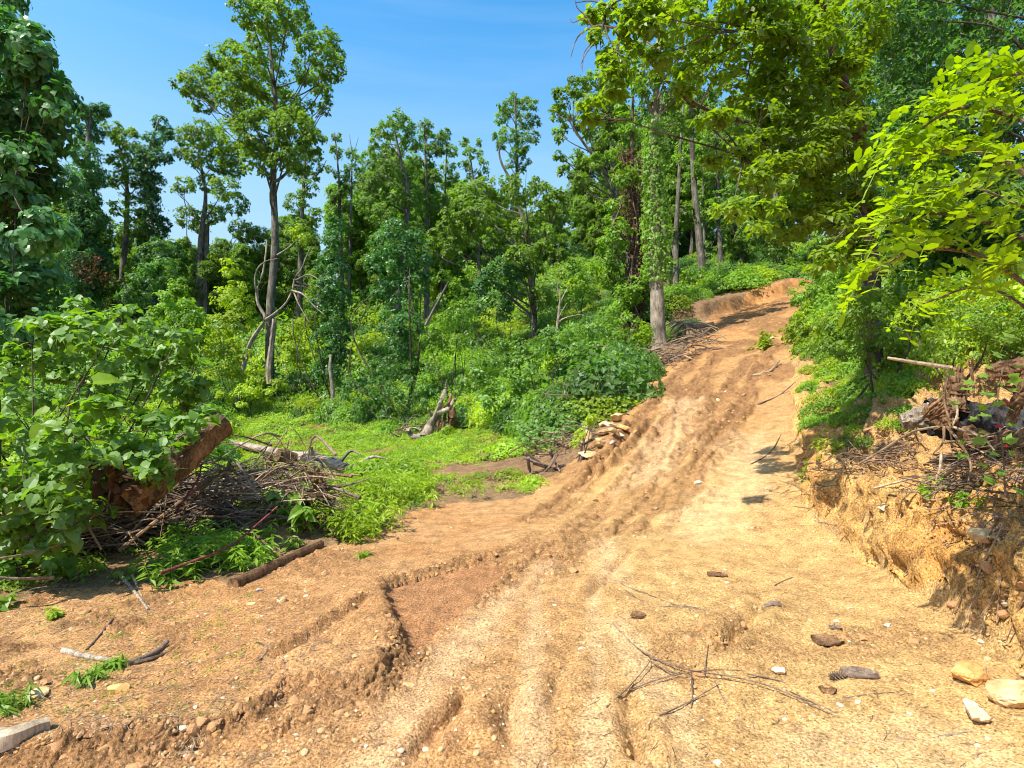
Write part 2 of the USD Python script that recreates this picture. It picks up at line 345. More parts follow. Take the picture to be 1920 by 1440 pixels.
def masks(x, y):
    """dirt, silt pan, pale sand, crumbly soil, bank: each 0..1."""
    x, y = np.asarray(x, float), np.asarray(y, float)
    jx, jy = x + .5 * nz(x, y, 1.6, 11), y + .5 * nz(x, y, 1.6, 12)
    dirt = contains_xy(DIRT, jx, jy).astype(float)
    d, s, _ = poly_dist(x, y, FOOT)
    sd = d * s + .25 * nz(x, y, 3, 13)
    bank = sstep(-.02, .10, sd) * (y < 18)
    pan = contains_xy(PAN, x + .08 * nz(x, y, 5, 14), y + .08 * nz(x, y, 5, 15)).astype(float)
    pale = np.zeros_like(x)
    for l, w in PALE:
        q, _, _ = poly_dist(x, y, l)
        pale = np.maximum(pale, .42 * (1 - sstep(.1, 1.7, q / w + 2.2 * nz(x, y, 2.5, 16) + 1.2 * nz(x, y, 9, 31))))
    rough = np.zeros_like(x) + .30
    q, s2, _ = poly_dist(x, y, LIP)
    rough = np.maximum(rough, (1 - sstep(.05, .34, np.where(s2 < 0, q, q * 2.2) + .25 * nz(x, y, 4, 17))) * (1 - .55 * sstep(5, 6.5, y)))
    for t in TRACKS:
        q, _, _ = poly_dist(x, y, t)
        rough = np.maximum(rough, .95 * (1 - sstep(.03, .30, q + .4 * nz(x, y, 2.5, 18))))
    # litter and clods left of the lip, and the upper track
    rough = np.maximum(rough, .75 * sstep(.02, .22, nz(x, y, 1.1, 19) + .12 * sstep(7, 12, y)))
    rough = np.maximum(rough, bank * (.45 + .55 * sstep(.25, .8, sd + .5 * nz(x, y, 2.2, 33))))
    left = sstep(-1.0, -2.6, x) * sstep(5.2, 4.2, y)
    rough = np.maximum(rough, left * sstep(-.12, .10, nz(x, y, 2.6, 35)))
    rough = rough * (1 - pan) * (1 - .8 * pale)
    return dirt, pan, pale, rough, bank

def zt(x, y, full=None):
    x, y = np.broadcast_arrays(np.asarray(x, float), np.asarray(y, float))
    z = zbase(x, y)
    near = (y > -4) & (y < 26) & (np.abs(x) < 14)
    if not near.any(): return z + .6 * nz(x, y, .15, 30)
    X, Yy = x[near], y[near]
    dirt, pan, pale, rough, bank = masks(X, Yy)
    h = np.zeros_like(X)
    jx, jy = X + .16 * nz(X, Yy, 3, 21), Yy + .16 * nz(X, Yy, 3, 22)
    q, s, t = poly_dist(jx, jy, LIP)
    sd = q * s                                     # right of the line's direction = the up-slope side here
    lh = .085 * (1 - .75 * sstep(3.9, 5.2, Yy)) * (.35 + 1.1 * np.clip(nz(X, Yy, 1.7, 27) + .5, 0, 1))
    # the left side of the line (as walked towards the viewer) is the washed-out side
    h += lh * (.45 * sstep(-.03, .03, sd) + .55 * sstep(-.16, .0, sd + .10 * nz(X, Yy, 3, 28))) * (1 - sstep(.15, 1.5, sd)) - .02 * np.exp(-((sd + .06) / .06) ** 2)
    q, s, t = poly_dist(jx, jy, RUT2)
    h += (-.035 * np.exp(-(q / .04) ** 2) + .028 * np.exp(-(((q * s) - .07) / .05) ** 2)) * np.minimum(1, 8 * np.minimum(t, 1 - t))
    for g in GROOVES:
        q, s, t = poly_dist(jx, jy, g)
        e = np.clip(6 * np.minimum(t, 1 - t), 0, 1)
        h += e * np.clip(.8 + 2.4 * nz(X, Yy, 3.5, 63), .1, 1.4) * (-.050 * np.exp(-(q / .04) ** 2) + .022 * np.exp(-((q - .11) / .06) ** 2))
    tx, ty = X + .5 * nz(X, Yy, 1.4, 51) + .12 * nz(X, Yy, 6, 53), Yy + .5 * nz(X, Yy, 1.4, 52)
    for k, g in enumerate(TRACKS):
        q, s, t = poly_dist(tx, ty, g)
        e = np.clip(6 * np.minimum(t, 1 - t), 0, 1)
        lug = (.25 + 1.5 * np.clip(nz(X, Yy, 2.2, 23) + .45, 0, 1)) * (.7 + .5 * np.abs(np.sin(t * 150 + 6 * nz(X, Yy, 2, 23))))
        h += e * np.clip(.80 + 2.2 * nz(X, Yy, .9, 54 + k), .15, 1.4) * (-.050 * (.6 + .8 * nz(X, Yy, 1.3, 34)) * np.exp(-(q / .075) ** 2) + .058 * lug * np.exp(-((q - .17) / .055) ** 2))
    h += -.012 * pan - .012 * pale
    h += .05 * nz(X, Yy, 1.3, 24) * (1 - pan) + .07 * sstep(5, 9, Yy) * (np.abs(nz(X, Yy, 2.6, 61)) * -2 + .35) * rough + .05 * sstep(5, 9, Yy) * nz(X, Yy, 6, 62) * rough + .10 * nz(X, Yy, .5, 25)
    q, _, _ = poly_dist(X, Yy, np.array([gp(150, 1000)[:2], gp(400, 980)[:2], gp(540, 990)[:2]]))
    h += .34 * np.exp(-(q / .55) ** 2)
    fade = sstep(14, 11, np.abs(X)) * sstep(-4, -2, Yy) * sstep(26, 22, Yy)
    z = z.copy()
    z[near] += h * fade
    return z

def zt1(x, y): return float(zt(np.array([x]), np.array([y]))[0])
def zt_ray(px, py):
    p = gp(px, py)
    for _ in range(3):                              # refine against the full surface
        dz = zt1(p[0], p[1]) - p[2]
        down = (py - 720) / F
        if abs(down) < .05: break
        Yn = np.clip(p[1] - dz / down * 0.8, 1.5, 60)
        p = P(px, py, Yn)
    return np.array([p[0], p[1], zt1(p[0], p[1])])

TABLE = {}
def build_ground():
    front = np.radians(np.arange(-49, 49.01, .14))
    back = np.radians(np.arange(52, 308.1, 4.0))
    th = np.concatenate([front, back])
    r = np.concatenate([[.25, .8], np.exp(np.arange(math.log(1.6), math.log(9.0), .0052)), np.exp(np.arange(math.log(9.0), math.log(26), .0065)), np.exp(np.arange(math.log(26), math.log(34), .03)), np.exp(np.arange(math.log(34), math.log(420), .05))])
    rr, tt = np.meshgrid(r, th, indexing='ij')
    x, y = rr * np.sin(tt), rr * np.cos(tt)
    z = zt(x, y)
    dirt, pan, pale, rough, bank = [m.reshape(x.shape) for m in masks(x.ravel(), y.ravel())]
    TABLE.update(r=r, th=np.r_[th, th[0] + 2 * np.pi], maps={k: np.concatenate([g, g[:, :1]], 1) for k, g in dict(z=z, zb=zbase(x, y), dirt=dirt, pan=pan, pale=pale, rough=rough, bank=bank).items()})
    v = np.stack([x, y, z], -1)
    # clods and lumps, pushed along the surface normal
    du = np.gradient(v, axis=0); dv = np.gradient(v, axis=1)
    n = unit(np.cross(dv, du)); n = np.where(n[..., 2:] < 0, -n, n)
    pts = v.copy()
    nearw = np.exp(-(rr / 40) ** 2); rough = rough * (1 + .8 * sstep(7, 14, rr))
    c1 = meshkit.fbm(pts * 9.0, 3, 41) - .5
    c2 = np.abs(meshkit.fbm(pts * 22.0, 3, 42) - .5) * 2
    c3 = meshkit.fbm(pts * 3.0, 3, 43) - .5
    c4 = np.abs(meshkit.fbm(pts * 48.0, 2, 44) - .5) * 2
    amp = dirt * (.007 + .060 * np.maximum(rough - .24, 0)) + (1 - dirt) * .02
    amp = np.where(bank > .5, np.maximum(amp, .05), amp)
    ridge = 1 - np.abs(meshkit.fbm(pts * np.array([4.5, 4.5, 7.0]), 3, 45) - .5) * 4
    disp = amp * (1.2 * c1 + 1.3 * (.35 - c2)) + dirt * (.003 + .010 * rough) * (.4 - c4) * np.exp(-(rr / 7) ** 2) + bank * (y < 11) * (.30 * c3 + .13 * ridge - .08 + .16 * c1)
    v = v + n * (disp * nearw)[..., None]
    nr, nc = x.shape
    idx = np.arange(nr * nc).reshape(nr, nc)
    nxt = np.roll(idx, -1, axis=1)
    q = np.stack([idx[:-1], nxt[:-1], nxt[1:], idx[1:]], -1).reshape(-1, 4)
    f = np.vstack([q[:, [0, 2, 1]], q[:, [0, 3, 2]]])
    vv = v.reshape(-1, 3)
    fc = np.vstack([vv, [[0, 0, zt1(0, 0)]]])
    f = np.vstack([f, np.stack([idx[0], nxt[0], np.full(nc, len(vv))], 1)[:, [0, 2, 1]]])
    vv = fc
    e1, e2 = vv[f[:, 1]] - vv[f[:, 0]], vv[f[:, 2]] - vv[f[:, 0]]
    if np.median(np.cross(e1, e2)[:, 2]) < 0: f = f[:, ::-1]
    attr = np.stack([pale, pan, rough], -1).reshape(-1, 3); attr = np.vstack([attr, [[0, 0, 0]]])
    D = np.append(dirt.ravel(), 1.0); B = np.append(bank.ravel(), 0.0)
    fd, fb = D[f].mean(1) > .5, B[f].mean(1) > .5
    yy = vv[f].mean(1)[:, 1]
    parts = [('dirt_track', fd & ~fb, M['dirt']), ('cut_bank', fd & fb, M['bank']), ('ground', ~fd, M['soil'])]
    vn = trimesh.Trimesh(vv, f, process=False).vertex_normals
    for name, sel, m in parts:
        ff = f[sel]; u, inv = np.unique(ff, return_inverse=True)
        me = UsdGeom.Mesh.Define(stage, '/World/' + name)
        me.CreatePointsAttr(Vt.Vec3fArray.FromNumpy(vv[u].astype(np.float32)))
        me.CreateFaceVertexCountsAttr(Vt.IntArray.FromNumpy(np.full(len(ff), 3, np.int32)))
        me.CreateFaceVertexIndicesAttr(Vt.IntArray.FromNumpy(inv.astype(np.int32).ravel()))
        me.CreateSubdivisionSchemeAttr('none')
        me.CreateNormalsAttr(Vt.Vec3fArray.FromNumpy(vn[u].astype(np.float32))); me.SetNormalsInterpolation('vertex')
        UsdGeom.PrimvarsAPI(me).CreatePrimvar('soilmask', Sdf.ValueTypeNames.Color3fArray, 'vertex').Set(Vt.Vec3fArray.FromNumpy(attr[u].astype(np.float32)))
        UsdShade.MaterialBindingAPI.Apply(me.GetPrim()).Bind(m)
        meta(me.GetPrim(), kind='structure', label={'dirt_track': 'rutted orange dirt track climbing to the right', 'cut_bank': 'raw orange cut earth bank along the right of the track', 'ground': 'dark soil of the clearing and wooded hillside'}[name])

def soil_mat(name, base, warm, pale, silt, crumb, gold_x=None):
    nodes = {
        'g': ('geometry', {}), 'a': ('attribute', {'attribute': 'soilmask'}), 's': ('separate_color', {}),
        'n1': ('noise_texture', {'scale': .7, 'detail': 4.0, 'roughness': .6}),
        'n2': ('noise_texture', {'scale': 7.0, 'detail': 6.0, 'roughness': .7}),
        'n3': ('noise_texture', {'scale': 75.0, 'detail': 4.0, 'roughness': .7}),
        'n4': ('voronoi_texture', {'scale': 70.0, 'randomness': 1.0}),
        'r1': ('map_range', {'from_min': .38, 'from_max': .62, 'clamp': True}),
        'r2': ('map_range', {'from_min': .35, 'from_max': .65, 'to_min': .66, 'to_max': 1.24}),
        'r3': ('map_range', {'from_min': .3, 'from_max': .7, 'to_min': .18, 'to_max': 1.66}),
        'mv': ('math', {'math_type': 'multiply'}),
        'c1': ('mix', {'color1': base, 'color2': warm}),
        'c2': ('mix', {'color2': crumb}), 'c3': ('mix', {'color2': pale}), 'c4': ('mix', {'color2': silt}),
        'w': ('math', {'math_type': 'multiply', 'value2': .80}),
        'wp': ('math', {'math_type': 'multiply', 'value2': .85}),
        'ws': ('math', {'math_type': 'multiply', 'value2': .85}),
        'gr': ('rgb_ramp', {'ramp': [(0.0, (1, 1, 1)), (.16, (1, 1, 1)), (.22, (0, 0, 0))]}),
        'gc': ('separate_color', {}), 'gk': ('math', {'math_type': 'greater_than', 'value2': .60}), 'gm': ('math', {'math_type': 'multiply'}),
        'gx': ('math', {'math_type': 'multiply', 'value2': .75}),
        'c5': ('mix', {'color2': (.62, .47, .28)}),
        'h': ('hsv', {}),
        'bh': ('mix_float', {'fac': .45}),
        'b': ('bump', {'strength': 1.0, 'distance': .034}),
        'p': ('principled_bsdf', {'roughness': .92, 'specular_ior_level': .15}),
    }
    links = [('a.color', 's.color'), ('g.position', 'n1.vector'), ('g.position', 'n2.vector'), ('g.position', 'n3.vector'), ('g.position', 'n4.vector'),
             ('n1.fac', 'r1.value'), ('n2.fac', 'r2.value'), ('n3.fac', 'r3.value'), ('r2.result', 'mv.value1'), ('r3.result', 'mv.value2'),
             ('r1.result', 'c1.fac'), ('c1.color', 'c2.color1'), ('s.b', 'w.value1'), ('w.value', 'c2.fac'), ('c2.color', 'c3.color1'), ('s.r', 'wp.value1'), ('wp.value', 'c3.fac'),
             ('c3.color', 'c4.color1'), ('s.g', 'ws.value1'), ('ws.value', 'c4.fac'), ('c4.color', 'c5.color1'),
             ('n4.distance', 'gr.fac'), ('n4.color', 'gc.color'), ('gc.r', 'gk.value1'), ('gk.value', 'gm.value1'), ('gr.color', 'gm.value2'), ('gm.value', 'gx.value1'), ('gx.value', 'c5.fac'),
             ('c5.color', 'h.color'), ('mv.value', 'h.value'), ('h.color', 'p.base_color'), ('n2.fac', 'bh.a'), ('n3.fac', 'bh.b'), ('bh.result', 'b.height'), ('b.normal', 'p.normal')]
    if gold_x is not None:                          # clay turns golden towards the bank
        nodes |= {'sx': ('separate_xyz', {}), 'gx0': ('map_range', {'from_min': -.6, 'from_max': 1.6, 'clamp': True, 'range_type': 'smoothstep'}), 'cg': ('mix', {'color2': gold_x}), 'gy0': ('map_range', {'from_min': 6.5, 'from_max': 10.0, 'to_min': 1.0, 'to_max': .25, 'clamp': True}), 'gxy': ('math', {'math_type': 'multiply'}), 'fy': ('map_range', {'from_min': 12.5, 'from_max': 21.0, 'clamp': True}), 'cf': ('mix', {'color2': (.55, .255, .085)})}
        links = [l for l in links if l != ('c1.color', 'c2.color1')] + [('g.position', 'sx.vector'), ('sx.x', 'gx0.value'), ('sx.y', 'gy0.value'), ('gx0.result', 'gxy.value1'), ('gy0.result', 'gxy.value2'), ('gxy.value', 'cg.fac'), ('c1.color', 'cg.color1'), ('sx.y', 'fy.value'), ('fy.result', 'cf.fac'), ('cg.color', 'cf.color1'), ('cf.color', 'c2.color1')]
    return mat(name, nodes, links, 'p.BSDF')
M['dirt'] = soil_mat('dirt', (.47, .262, .110), (.44, .215, .078), (.60, .415, .230), (.31, .145, .060), (.24, .122, .048), gold_x=(.545, .335, .125))
M['bank'] = soil_mat('bank_clay', (.58, .345, .110), (.56, .255, .055), (.55, .38, .2), (.33, .165, .075), (.36, .215, .085))
M['soil'] = soil_mat('forest_soil', (.22, .140, .070), (.29, .17, .08), (.3, .2, .12), (.12, .07, .04), (.17, .10, .05))
build_ground()

# from here on the built surface itself is looked up
from scipy.ndimage import map_coordinates
def look(x, y, *keys):
    x, y = np.broadcast_arrays(np.asarray(x, float), np.asarray(y, float))
    th = np.arctan2(x, y); th = np.where(th < TABLE['th'][0], th + 2 * np.pi, th)
    i = np.interp(np.hypot(x, y), TABLE['r'], np.arange(len(TABLE['r'])))
    j = np.interp(th, TABLE['th'], np.arange(len(TABLE['th'])))
    out = [map_coordinates(TABLE['maps'][k], [i.ravel(), j.ravel()], order=1, mode='nearest').reshape(x.shape) for k in keys]
    return out[0] if len(keys) == 1 else out
def zt(x, y): return look(x, y, 'z')
def zt1(x, y): return float(look(x, y, 'z'))
def zbase(x, y): return look(x, y, 'zb')
def masks(x, y): return look(x, y, 'dirt', 'pan', 'pale', 'rough', 'bank')
def gp(px, py):
    x = (px - 960) / F * _Y; z = EYE + (720 - py) / F * _Y
    under = z < zt(x, _Y)
    k = int(np.argmax(under)) if under.any() else len(_Y) - 1
    return np.array([x[k], _Y[k], z[k]])
def zt_ray(px, py):
    p = gp(px, py)
    return np.array([p[0], p[1], zt1(p[0], p[1])])
# ------------------------------------------------------------------ trees
def crown(blobs3, rng, leaf, tmpl, per=34, fill=1.0, sub=.42, droop=.35, out=.9, jitter=.6, width=1.0, flat=.72, up=.75):
    """blobs3: (centre, radius in metres). Leaves sit in small clumps inside every blob, so that gaps stay between them."""
    mb = MB()
    for c, r in blobs3:
        n = max(4, int(fill * 4.6 * (r / sub) ** 1.75))
        cc = ball(rng, n, .75) * r * np.array([1, 1, .9]) + c
        s = sub * rng.uniform(.55, 1.05, n) * min(1, .55 + r * .5)
        k = rng.poisson(per, n)
        ci = np.repeat(np.arange(n), k)
        off = ball(rng, len(ci), .35)
        p = cc[ci] + off * s[ci, None] * np.array([1, 1, flat])
        nr = unit(p - c) * out + off * .5 + np.array([0, 0, up])
        mb.add(leaves(p, nr, leaf, tmpl, rng, jitter=jitter, droop=droop, width=width))
    return mb.get()

def limb(a, b, r0, r1, rng, n=7, sag=.12, sides=5):
    d = np.linalg.norm(b - a)
    m = (a + b) / 2 + rng.normal(size=3) * d * .06 - np.array([0, 0, sag * d * .5])
    return tube(spline([a, m, b], n), np.linspace(r0, r1, n), sides, cap=False)

def tree(name, label, Y, trunk, wpx, blobs, leafm, barkm='bark', group=None, seed=1, leaf=.155, per=22, fill=1.25, sub=.235, tmpl=LEAF2, depth=.8, bare=(), extra=None, cat='tree', crown_name='crown', base_z=None, droop=.35, out=.9, skirt=9):
    rng = R(seed)
    if blobs and skirt:
        low = max(b[1] for b in blobs); b0 = trunk[0]
        ty_ = [p[1] for p in trunk][::-1]; tx_ = [p[0] for p in trunk][::-1]
        rb = np.median([b[2] for b in blobs])
        for _ in range(skirt):
            yy = rng.uniform(low - 40, b0[1] - 20)
            blobs = blobs + [(float(np.interp(yy, ty_, tx_)) + rng.normal() * rb * .9, yy, rb * rng.uniform(.55, 1.0))]
    pts = [P(px, py, Y) for px, py in trunk]
    yj = np.cumsum(rng.normal(size=len(pts)) * .12)
    for k in range(1, len(pts)): pts[k][1] += yj[k]
    gz = zt1(pts[0][0], pts[0][1]) if base_z is None else base_z
    if pts[0][2] > gz - .05: pts.insert(0, np.array([pts[0][0] + (pts[0][0] - pts[1][0]) * .15, pts[0][1], gz - .15]))
    pts = np.array(pts)
    w = wpx / F * Y / 2
    path = spline(pts, 26)
    hgt = np.linspace(0, 1, 26)
    rad = w * (1 - .82 * hgt ** 1.3) * (1 + .5 * np.exp(-hgt * 18))
    t = thing(name, label, cat, loc=(path[0][0], path[0][1], gz), group=group)
    obj('trunk', tube(path, rad, 9, rough=.18, seed=seed), M[barkm], t, smooth=45)
    R0 = max(.6, max(abs(b[0] - trunk[-1][0]) for b in blobs) / F * Y) if blobs else 1
    b3 = []
    lm = MB()
    for px, py, r in blobs:
        rm = r / F * Y
        c = P(px, py, Y); ax = P(trunk[-1][0], py, Y)
        lat = abs(c[0] - path[np.argmin(abs(path[:, 2] - c[2]))][0])
        dy = rng.uniform(-1, 1) * math.sqrt(max(.05, (R0 * 1.0) ** 2 - min(lat, R0) ** 2)) * depth
        c = P(px, py, Y + dy)
        b3.append((c, rm))
        k = int(np.argmin(np.abs(path[:, 2] - (c[2] - .35 * rm - .75 * math.hypot(lat, dy)))))
        k = min(max(k, 6), 24)
        obj('limb', limb(path[k], c, min(rad[k] * .42, .035 + .03 * rm), .012, rng), M[barkm], t, smooth=45)
        for _ in range(4):
            e = c + ball(rng, 1, .6)[0] * rm
            lm.add(limb(c - (c - path[k]) * .25, e, .014, .006, rng, 4, sides=4))
    for line, r0, r1 in bare:
        obj('bare_limb', tube(spline([P(*p) for p in line], 12), np.linspace(r0, r1, 12), 6, rough=.2, seed=seed), M[barkm], t, smooth=45)
    if lm.n: obj('twigs', lm.get(), M[barkm], t, kind='stuff')
    if b3: obj(crown_name, crown(b3, rng, leaf, tmpl, per, fill, sub, droop, out), M[leafm], t)
    if extra: extra(t, path, rad, rng)
    return t

def vine_sleeve(path, rad, rng, k0, k1, n, leaf, spread, tmpl=LEAF4, bias=None):
    i = rng.uniform(k0, k1, n) * (len(path) - 1.001)
    a = i.astype(int); fr = (i - a)[:, None]
    c = path[a] * (1 - fr) + path[a + 1] * fr
    ang = rng.uniform(0, 2 * np.pi, n)
    if bias is not None: ang = bias + rng.normal(size=n) * 1.1
    o = np.stack([np.cos(ang), np.sin(ang), 0 * ang], 1)
    lump = .5 + 1.0 * meshkit.noise(c * 1.6 + np.array([0, 0, 3.1]), 3)
    p = c + o * (rad[a][:, None] + (spread * lump * np.abs(rng.normal(.6, .35, n)))[:, None])
    return leaves(p, o + np.array([0, 0, .25]), leaf, tmpl, rng, jitter=.45, droop=.9)

def tower_extra(t, path, rad, rng):
    obj('vine', vine_sleeve(path, rad, rng, 0, .7, 2600, .2, .5), M['leaf_vine'], t)
def main_extra(t, path, rad, rng):
    obj('vine', vine_sleeve(path, rad, rng, 0, .22, 700, .16, .18), M['leaf_vine'], t)
tree('tall_tulip_tree', 'tallest tree left of centre, straight grey trunk and broken open crown against the sky', 27, [(507, 745), (503, 600), (511, 450), (508, 330), (517, 230), (507, 120), (500, 30)], 19,
     [(460, 20, 28), (500, 42, 34), (543, 18, 28), (560, 50, 28), (500, 80, 34), (590, 92, 28), (612, 75, 24), (622, 128, 24), (600, 152, 24), (575, 130, 26), (430, 110, 34), (462, 122, 36), (400, 132, 28), (370, 152, 30),
      (345, 160, 18), (380, 190, 22), (500, 150, 40), (520, 200, 44), (470, 190, 42), (440, 170, 34), (560, 200, 28), (552, 240, 38), (490, 250, 44), (450, 250, 36), (582, 262, 26), (530, 290, 30), (480, 300, 28),
      (430, 290, 22), (605, 205, 12), (618, 188, 10), (560, 300, 26), (636, 105, 12), (520, -20, 40), (470, -25, 30)], 'leaf_tree', seed=11, skirt=0, leaf=.16, extra=main_extra)

# the bare crooked snag that crosses in front of the tall trunk
s = thing('dead_crooked_tree', 'bare grey crooked dead tree leaning across the tall trunk', 'dead tree', loc=P(463, 665, 25.5))
obj('trunk', tube(spline([P(444, 770, 25.6), P(452, 715, 25.6), P(463, 662, 25.5), P(478, 628, 25.4), P(497, 598, 25.3), P(484, 570, 25.3), P(482, 545, 25.3), P(492, 515, 25.4), P(498, 480, 25.6), P(500, 450, 25.8)], 30), np.linspace(.11, .03, 30), 8, rough=.25, seed=3), M['wood_grey'], s, smooth=40)
br = [([(497, 600, 25.3), (515, 588, 25.1), (535, 570, 25.0), (548, 545, 25.0), (553, 520, 25.0), (565, 505, 25), (575, 480, 25), (583, 462, 25)], .06, .012), ([(548, 545, 25), (568, 552, 24.6), (590, 575, 24.5), (608, 590, 24.4)], .05, .012),
      ([(552, 535, 25), (575, 540, 25.3), (600, 560, 25.5)], .04, .01), ([(555, 525, 25), (580, 515, 24.8), (605, 530, 24.5)], .035, .01), ([(550, 545, 25), (560, 570, 24.8), (580, 605, 24.6)], .04, .01), ([(556, 528, 25), (590, 535, 25.2), (612, 512, 25.4)], .03, .01),
      ([(484, 560, 25.3), (478, 530, 25.0), (482, 505, 24.8), (498, 490, 24.6), (520, 485, 24.6)], .05, .012), ([(520, 478, 25.3), (540, 465, 25.2), (556, 450, 25)], .04, .012), ([(515, 598, 25.2), (510, 640, 25.3), (504, 690, 25.3), (505, 720, 25.3)], .10, .13)]
for line, a, b in br:
    obj('branch', tube(spline([P(*p) for p in line], 14), np.linspace(a, b, 14), 6, rough=.25, seed=5), M['wood_grey'], s, smooth=40)

tree('vine_tower_tree', 'dark vine covered tower of a tree at the left with a flat top', 34, [(160, 575), (158, 420), (168, 300), (172, 205)], 24,
     [(170, 212, 22), (188, 205, 14), (150, 205, 12), (168, 250, 22), (160, 290, 24), (150, 330, 28), (176, 330, 22), (150, 370, 32), (165, 410, 30), (148, 440, 28), (145, 480, 28), (178, 480, 20), (150, 520, 26)], 'leaf_vine', seed=12, leaf=.16, per=24, crown_name='vine_crown', fill=1.8, extra=tower_extra)
tree('slender_tree', 'slender tree with a ragged top just right of the dark vine tower', 36, [(226, 560), (236, 420), (232, 330), (216, 245)], 13,
     [(210, 240, 17), (234, 262, 20), (252, 292, 24), (224, 302, 20), (256, 332, 20), (220, 335, 18), (240, 372, 14), (250, 250, 10), (232, 430, 16), (216, 390, 12)], 'leaf_tree', seed=13, leaf=.16, group=None)
tree('leaning_vine_tree', 'leaning vine wrapped tree whose narrow top points up right, left of the tallest tree', 36, [(284, 520), (284, 400), (278, 310), (300, 225)], 15,
     [(300, 228, 12), (312, 250, 14), (290, 262, 18), (275, 292, 20), (300, 292, 18), (270, 322, 20), (291, 342, 18), (279, 372, 17), (286, 402, 18), (292, 432, 20), (306, 420, 13), (320, 250, 7), (284, 460, 20)], 'leaf_vine', seed=14, leaf=.16, per=24, extra=tower_extra)
tree('twin_trunk_tree', 'twin trunked tree with a wide loose crown behind the tallest tree on its left', 37, [(372, 575), (378, 450), (388, 365), (375, 290)], 15,
     [(375, 250, 26), (350, 256, 20), (402, 262, 26), (340, 286, 13), (370, 292, 23), (412, 302, 26), (346, 346, 16), (332, 356, 9), (390, 342, 18), (422, 352, 23), (350, 406, 20), (376, 422, 18), (402, 402, 20), (437, 312, 23), (442, 382, 23), (455, 430, 22)], 'leaf_tree', seed=15, leaf=.16,
     bare=[([(384, 590, 37.2), (385, 500, 37.2), (388, 420, 37.1)], .22, .15)])
tree('slim_tree', 'slim dark tree showing behind the tallest tree on its right', 38, [(562, 560), (565, 420), (571, 330), (576, 255)], 12,
     [(580, 240, 13), (571, 282, 18), (590, 292, 12), (560, 322, 20), (576, 352, 18), (590, 402, 13), (555, 382, 20), (560, 432, 23), (581, 422, 13), (592, 330, 9), (600, 315, 7)], 'leaf_tree_far', seed=16, leaf=.16, bare=[([(588, 335, 38), (603, 318, 38), (612, 300, 38)], .05, .02)])
tree('sparse_tree', 'thin sparse tree with small leaf tufts in the sky gap right of the tallest tree', 40, [(641, 520), (637, 400), (638, 340), (632, 255)], 9,
     [(632, 256, 9), (630, 286, 13), (622, 320, 9), (641, 332, 13), (635, 362, 9), (625, 376, 7), (650, 352, 7), (634, 400, 8)], 'leaf_tree_far', seed=17, leaf=.16)
tree('sparse_tree', 'thin tree with a dead twiggy top beside the wide central crowns', 40, [(655, 520), (658, 400), (660, 280)], 8, [(660, 288, 11), (655, 316, 9), (665, 342, 7), (668, 300, 8), (652, 350, 7)], 'leaf_tree_far', seed=18, leaf=.16,
     bare=[([(660, 285, 40), (657, 265, 40), (655, 252, 40)], .03, .01), ([(662, 290, 40), (668, 272, 40), (672, 258, 40)], .03, .01)])
tree('broad_tree', 'broad dark crowned tree, largest of the group in the centre of the skyline', 35, [(748, 540), (764, 420), (766, 360), (752, 300), (741, 240)], 14,
     [(745, 220, 15), (725, 242, 17), (705, 252, 11), (761, 237, 17), (741, 272, 23), (711, 287, 20), (771, 267, 17), (691, 302, 18), (721, 322, 26), (756, 312, 23), (700, 347, 23), (736, 362, 23), (690, 382, 23), (721, 402, 23), (700, 272, 11), (680, 342, 14), (765, 345, 16)], 'leaf_tree_far', seed=19, leaf=.16)
tree('upright_tree', 'upright tree with thin parallel trunks right of the broad central crown', 37, [(800, 540), (803, 420), (800, 330), (797, 240)], 11,
     [(795, 236, 14), (800, 262, 18), (786, 292, 20), (815, 282, 16), (800, 322, 20), (790, 352, 18), (816, 332, 13), (825, 252, 12), (830, 277, 12), (806, 380, 13)], 'leaf_tree_far', seed=20, leaf=.16)
tree('upright_tree', 'thinner upright tree at the right edge of the central group', 39, [(828, 540), (832, 400), (838, 260)], 9, [(836, 252, 10), (846, 282, 12), (840, 312, 13), (830, 342, 13), (851, 332, 10), (838, 375, 10), (826, 400, 8)], 'leaf_tree_far', seed=21, leaf=.16)
tree('notched_tree', 'slim tree with a notched top left of the lone oval crowned tree', 37, [(900, 540), (891, 380), (880, 275)], 10,
     [(872, 266, 9), (880, 287, 12), (901, 267, 7), (870, 312, 11), (906, 302, 9), (890, 332, 14), (906, 342, 10), (875, 347, 12), (890, 367, 12), (912, 320, 6), (898, 285, 6)], 'leaf_tree_far', seed=22, leaf=.16)
tree('oval_crown_tree', 'lone tree with an oval crown on a thin trunk against the sky right of centre', 42, [(971, 520), (970, 340), (968, 250), (965, 180)], 10,
     [(965, 186, 13), (945, 196, 11), (986, 192, 13), (1001, 197, 9), (960, 212, 16), (940, 222, 13), (986, 227, 15), (1006, 227, 9), (950, 252, 15), (976, 257, 16), (940, 272, 9), (1001, 257, 11), (966, 287, 12), (986, 282, 9), (955, 307, 7), (926, 256, 6), (990, 305, 6)], 'leaf_tree_far', seed=23, leaf=.16)
b = thing('bent_snag', 'thin bent dead stem curving up beside the lone oval crowned tree', 'dead tree', loc=P(960, 520, 38))
obj('trunk', tube(spline([P(962, 500, 38), P(960, 370, 38), P(955, 335, 38), P(943, 312, 38), (P(936, 288, 38)), P(938, 272, 38)], 18), np.linspace(.13, .05, 18), 6, rough=.2), M['bark'], b, smooth=40)
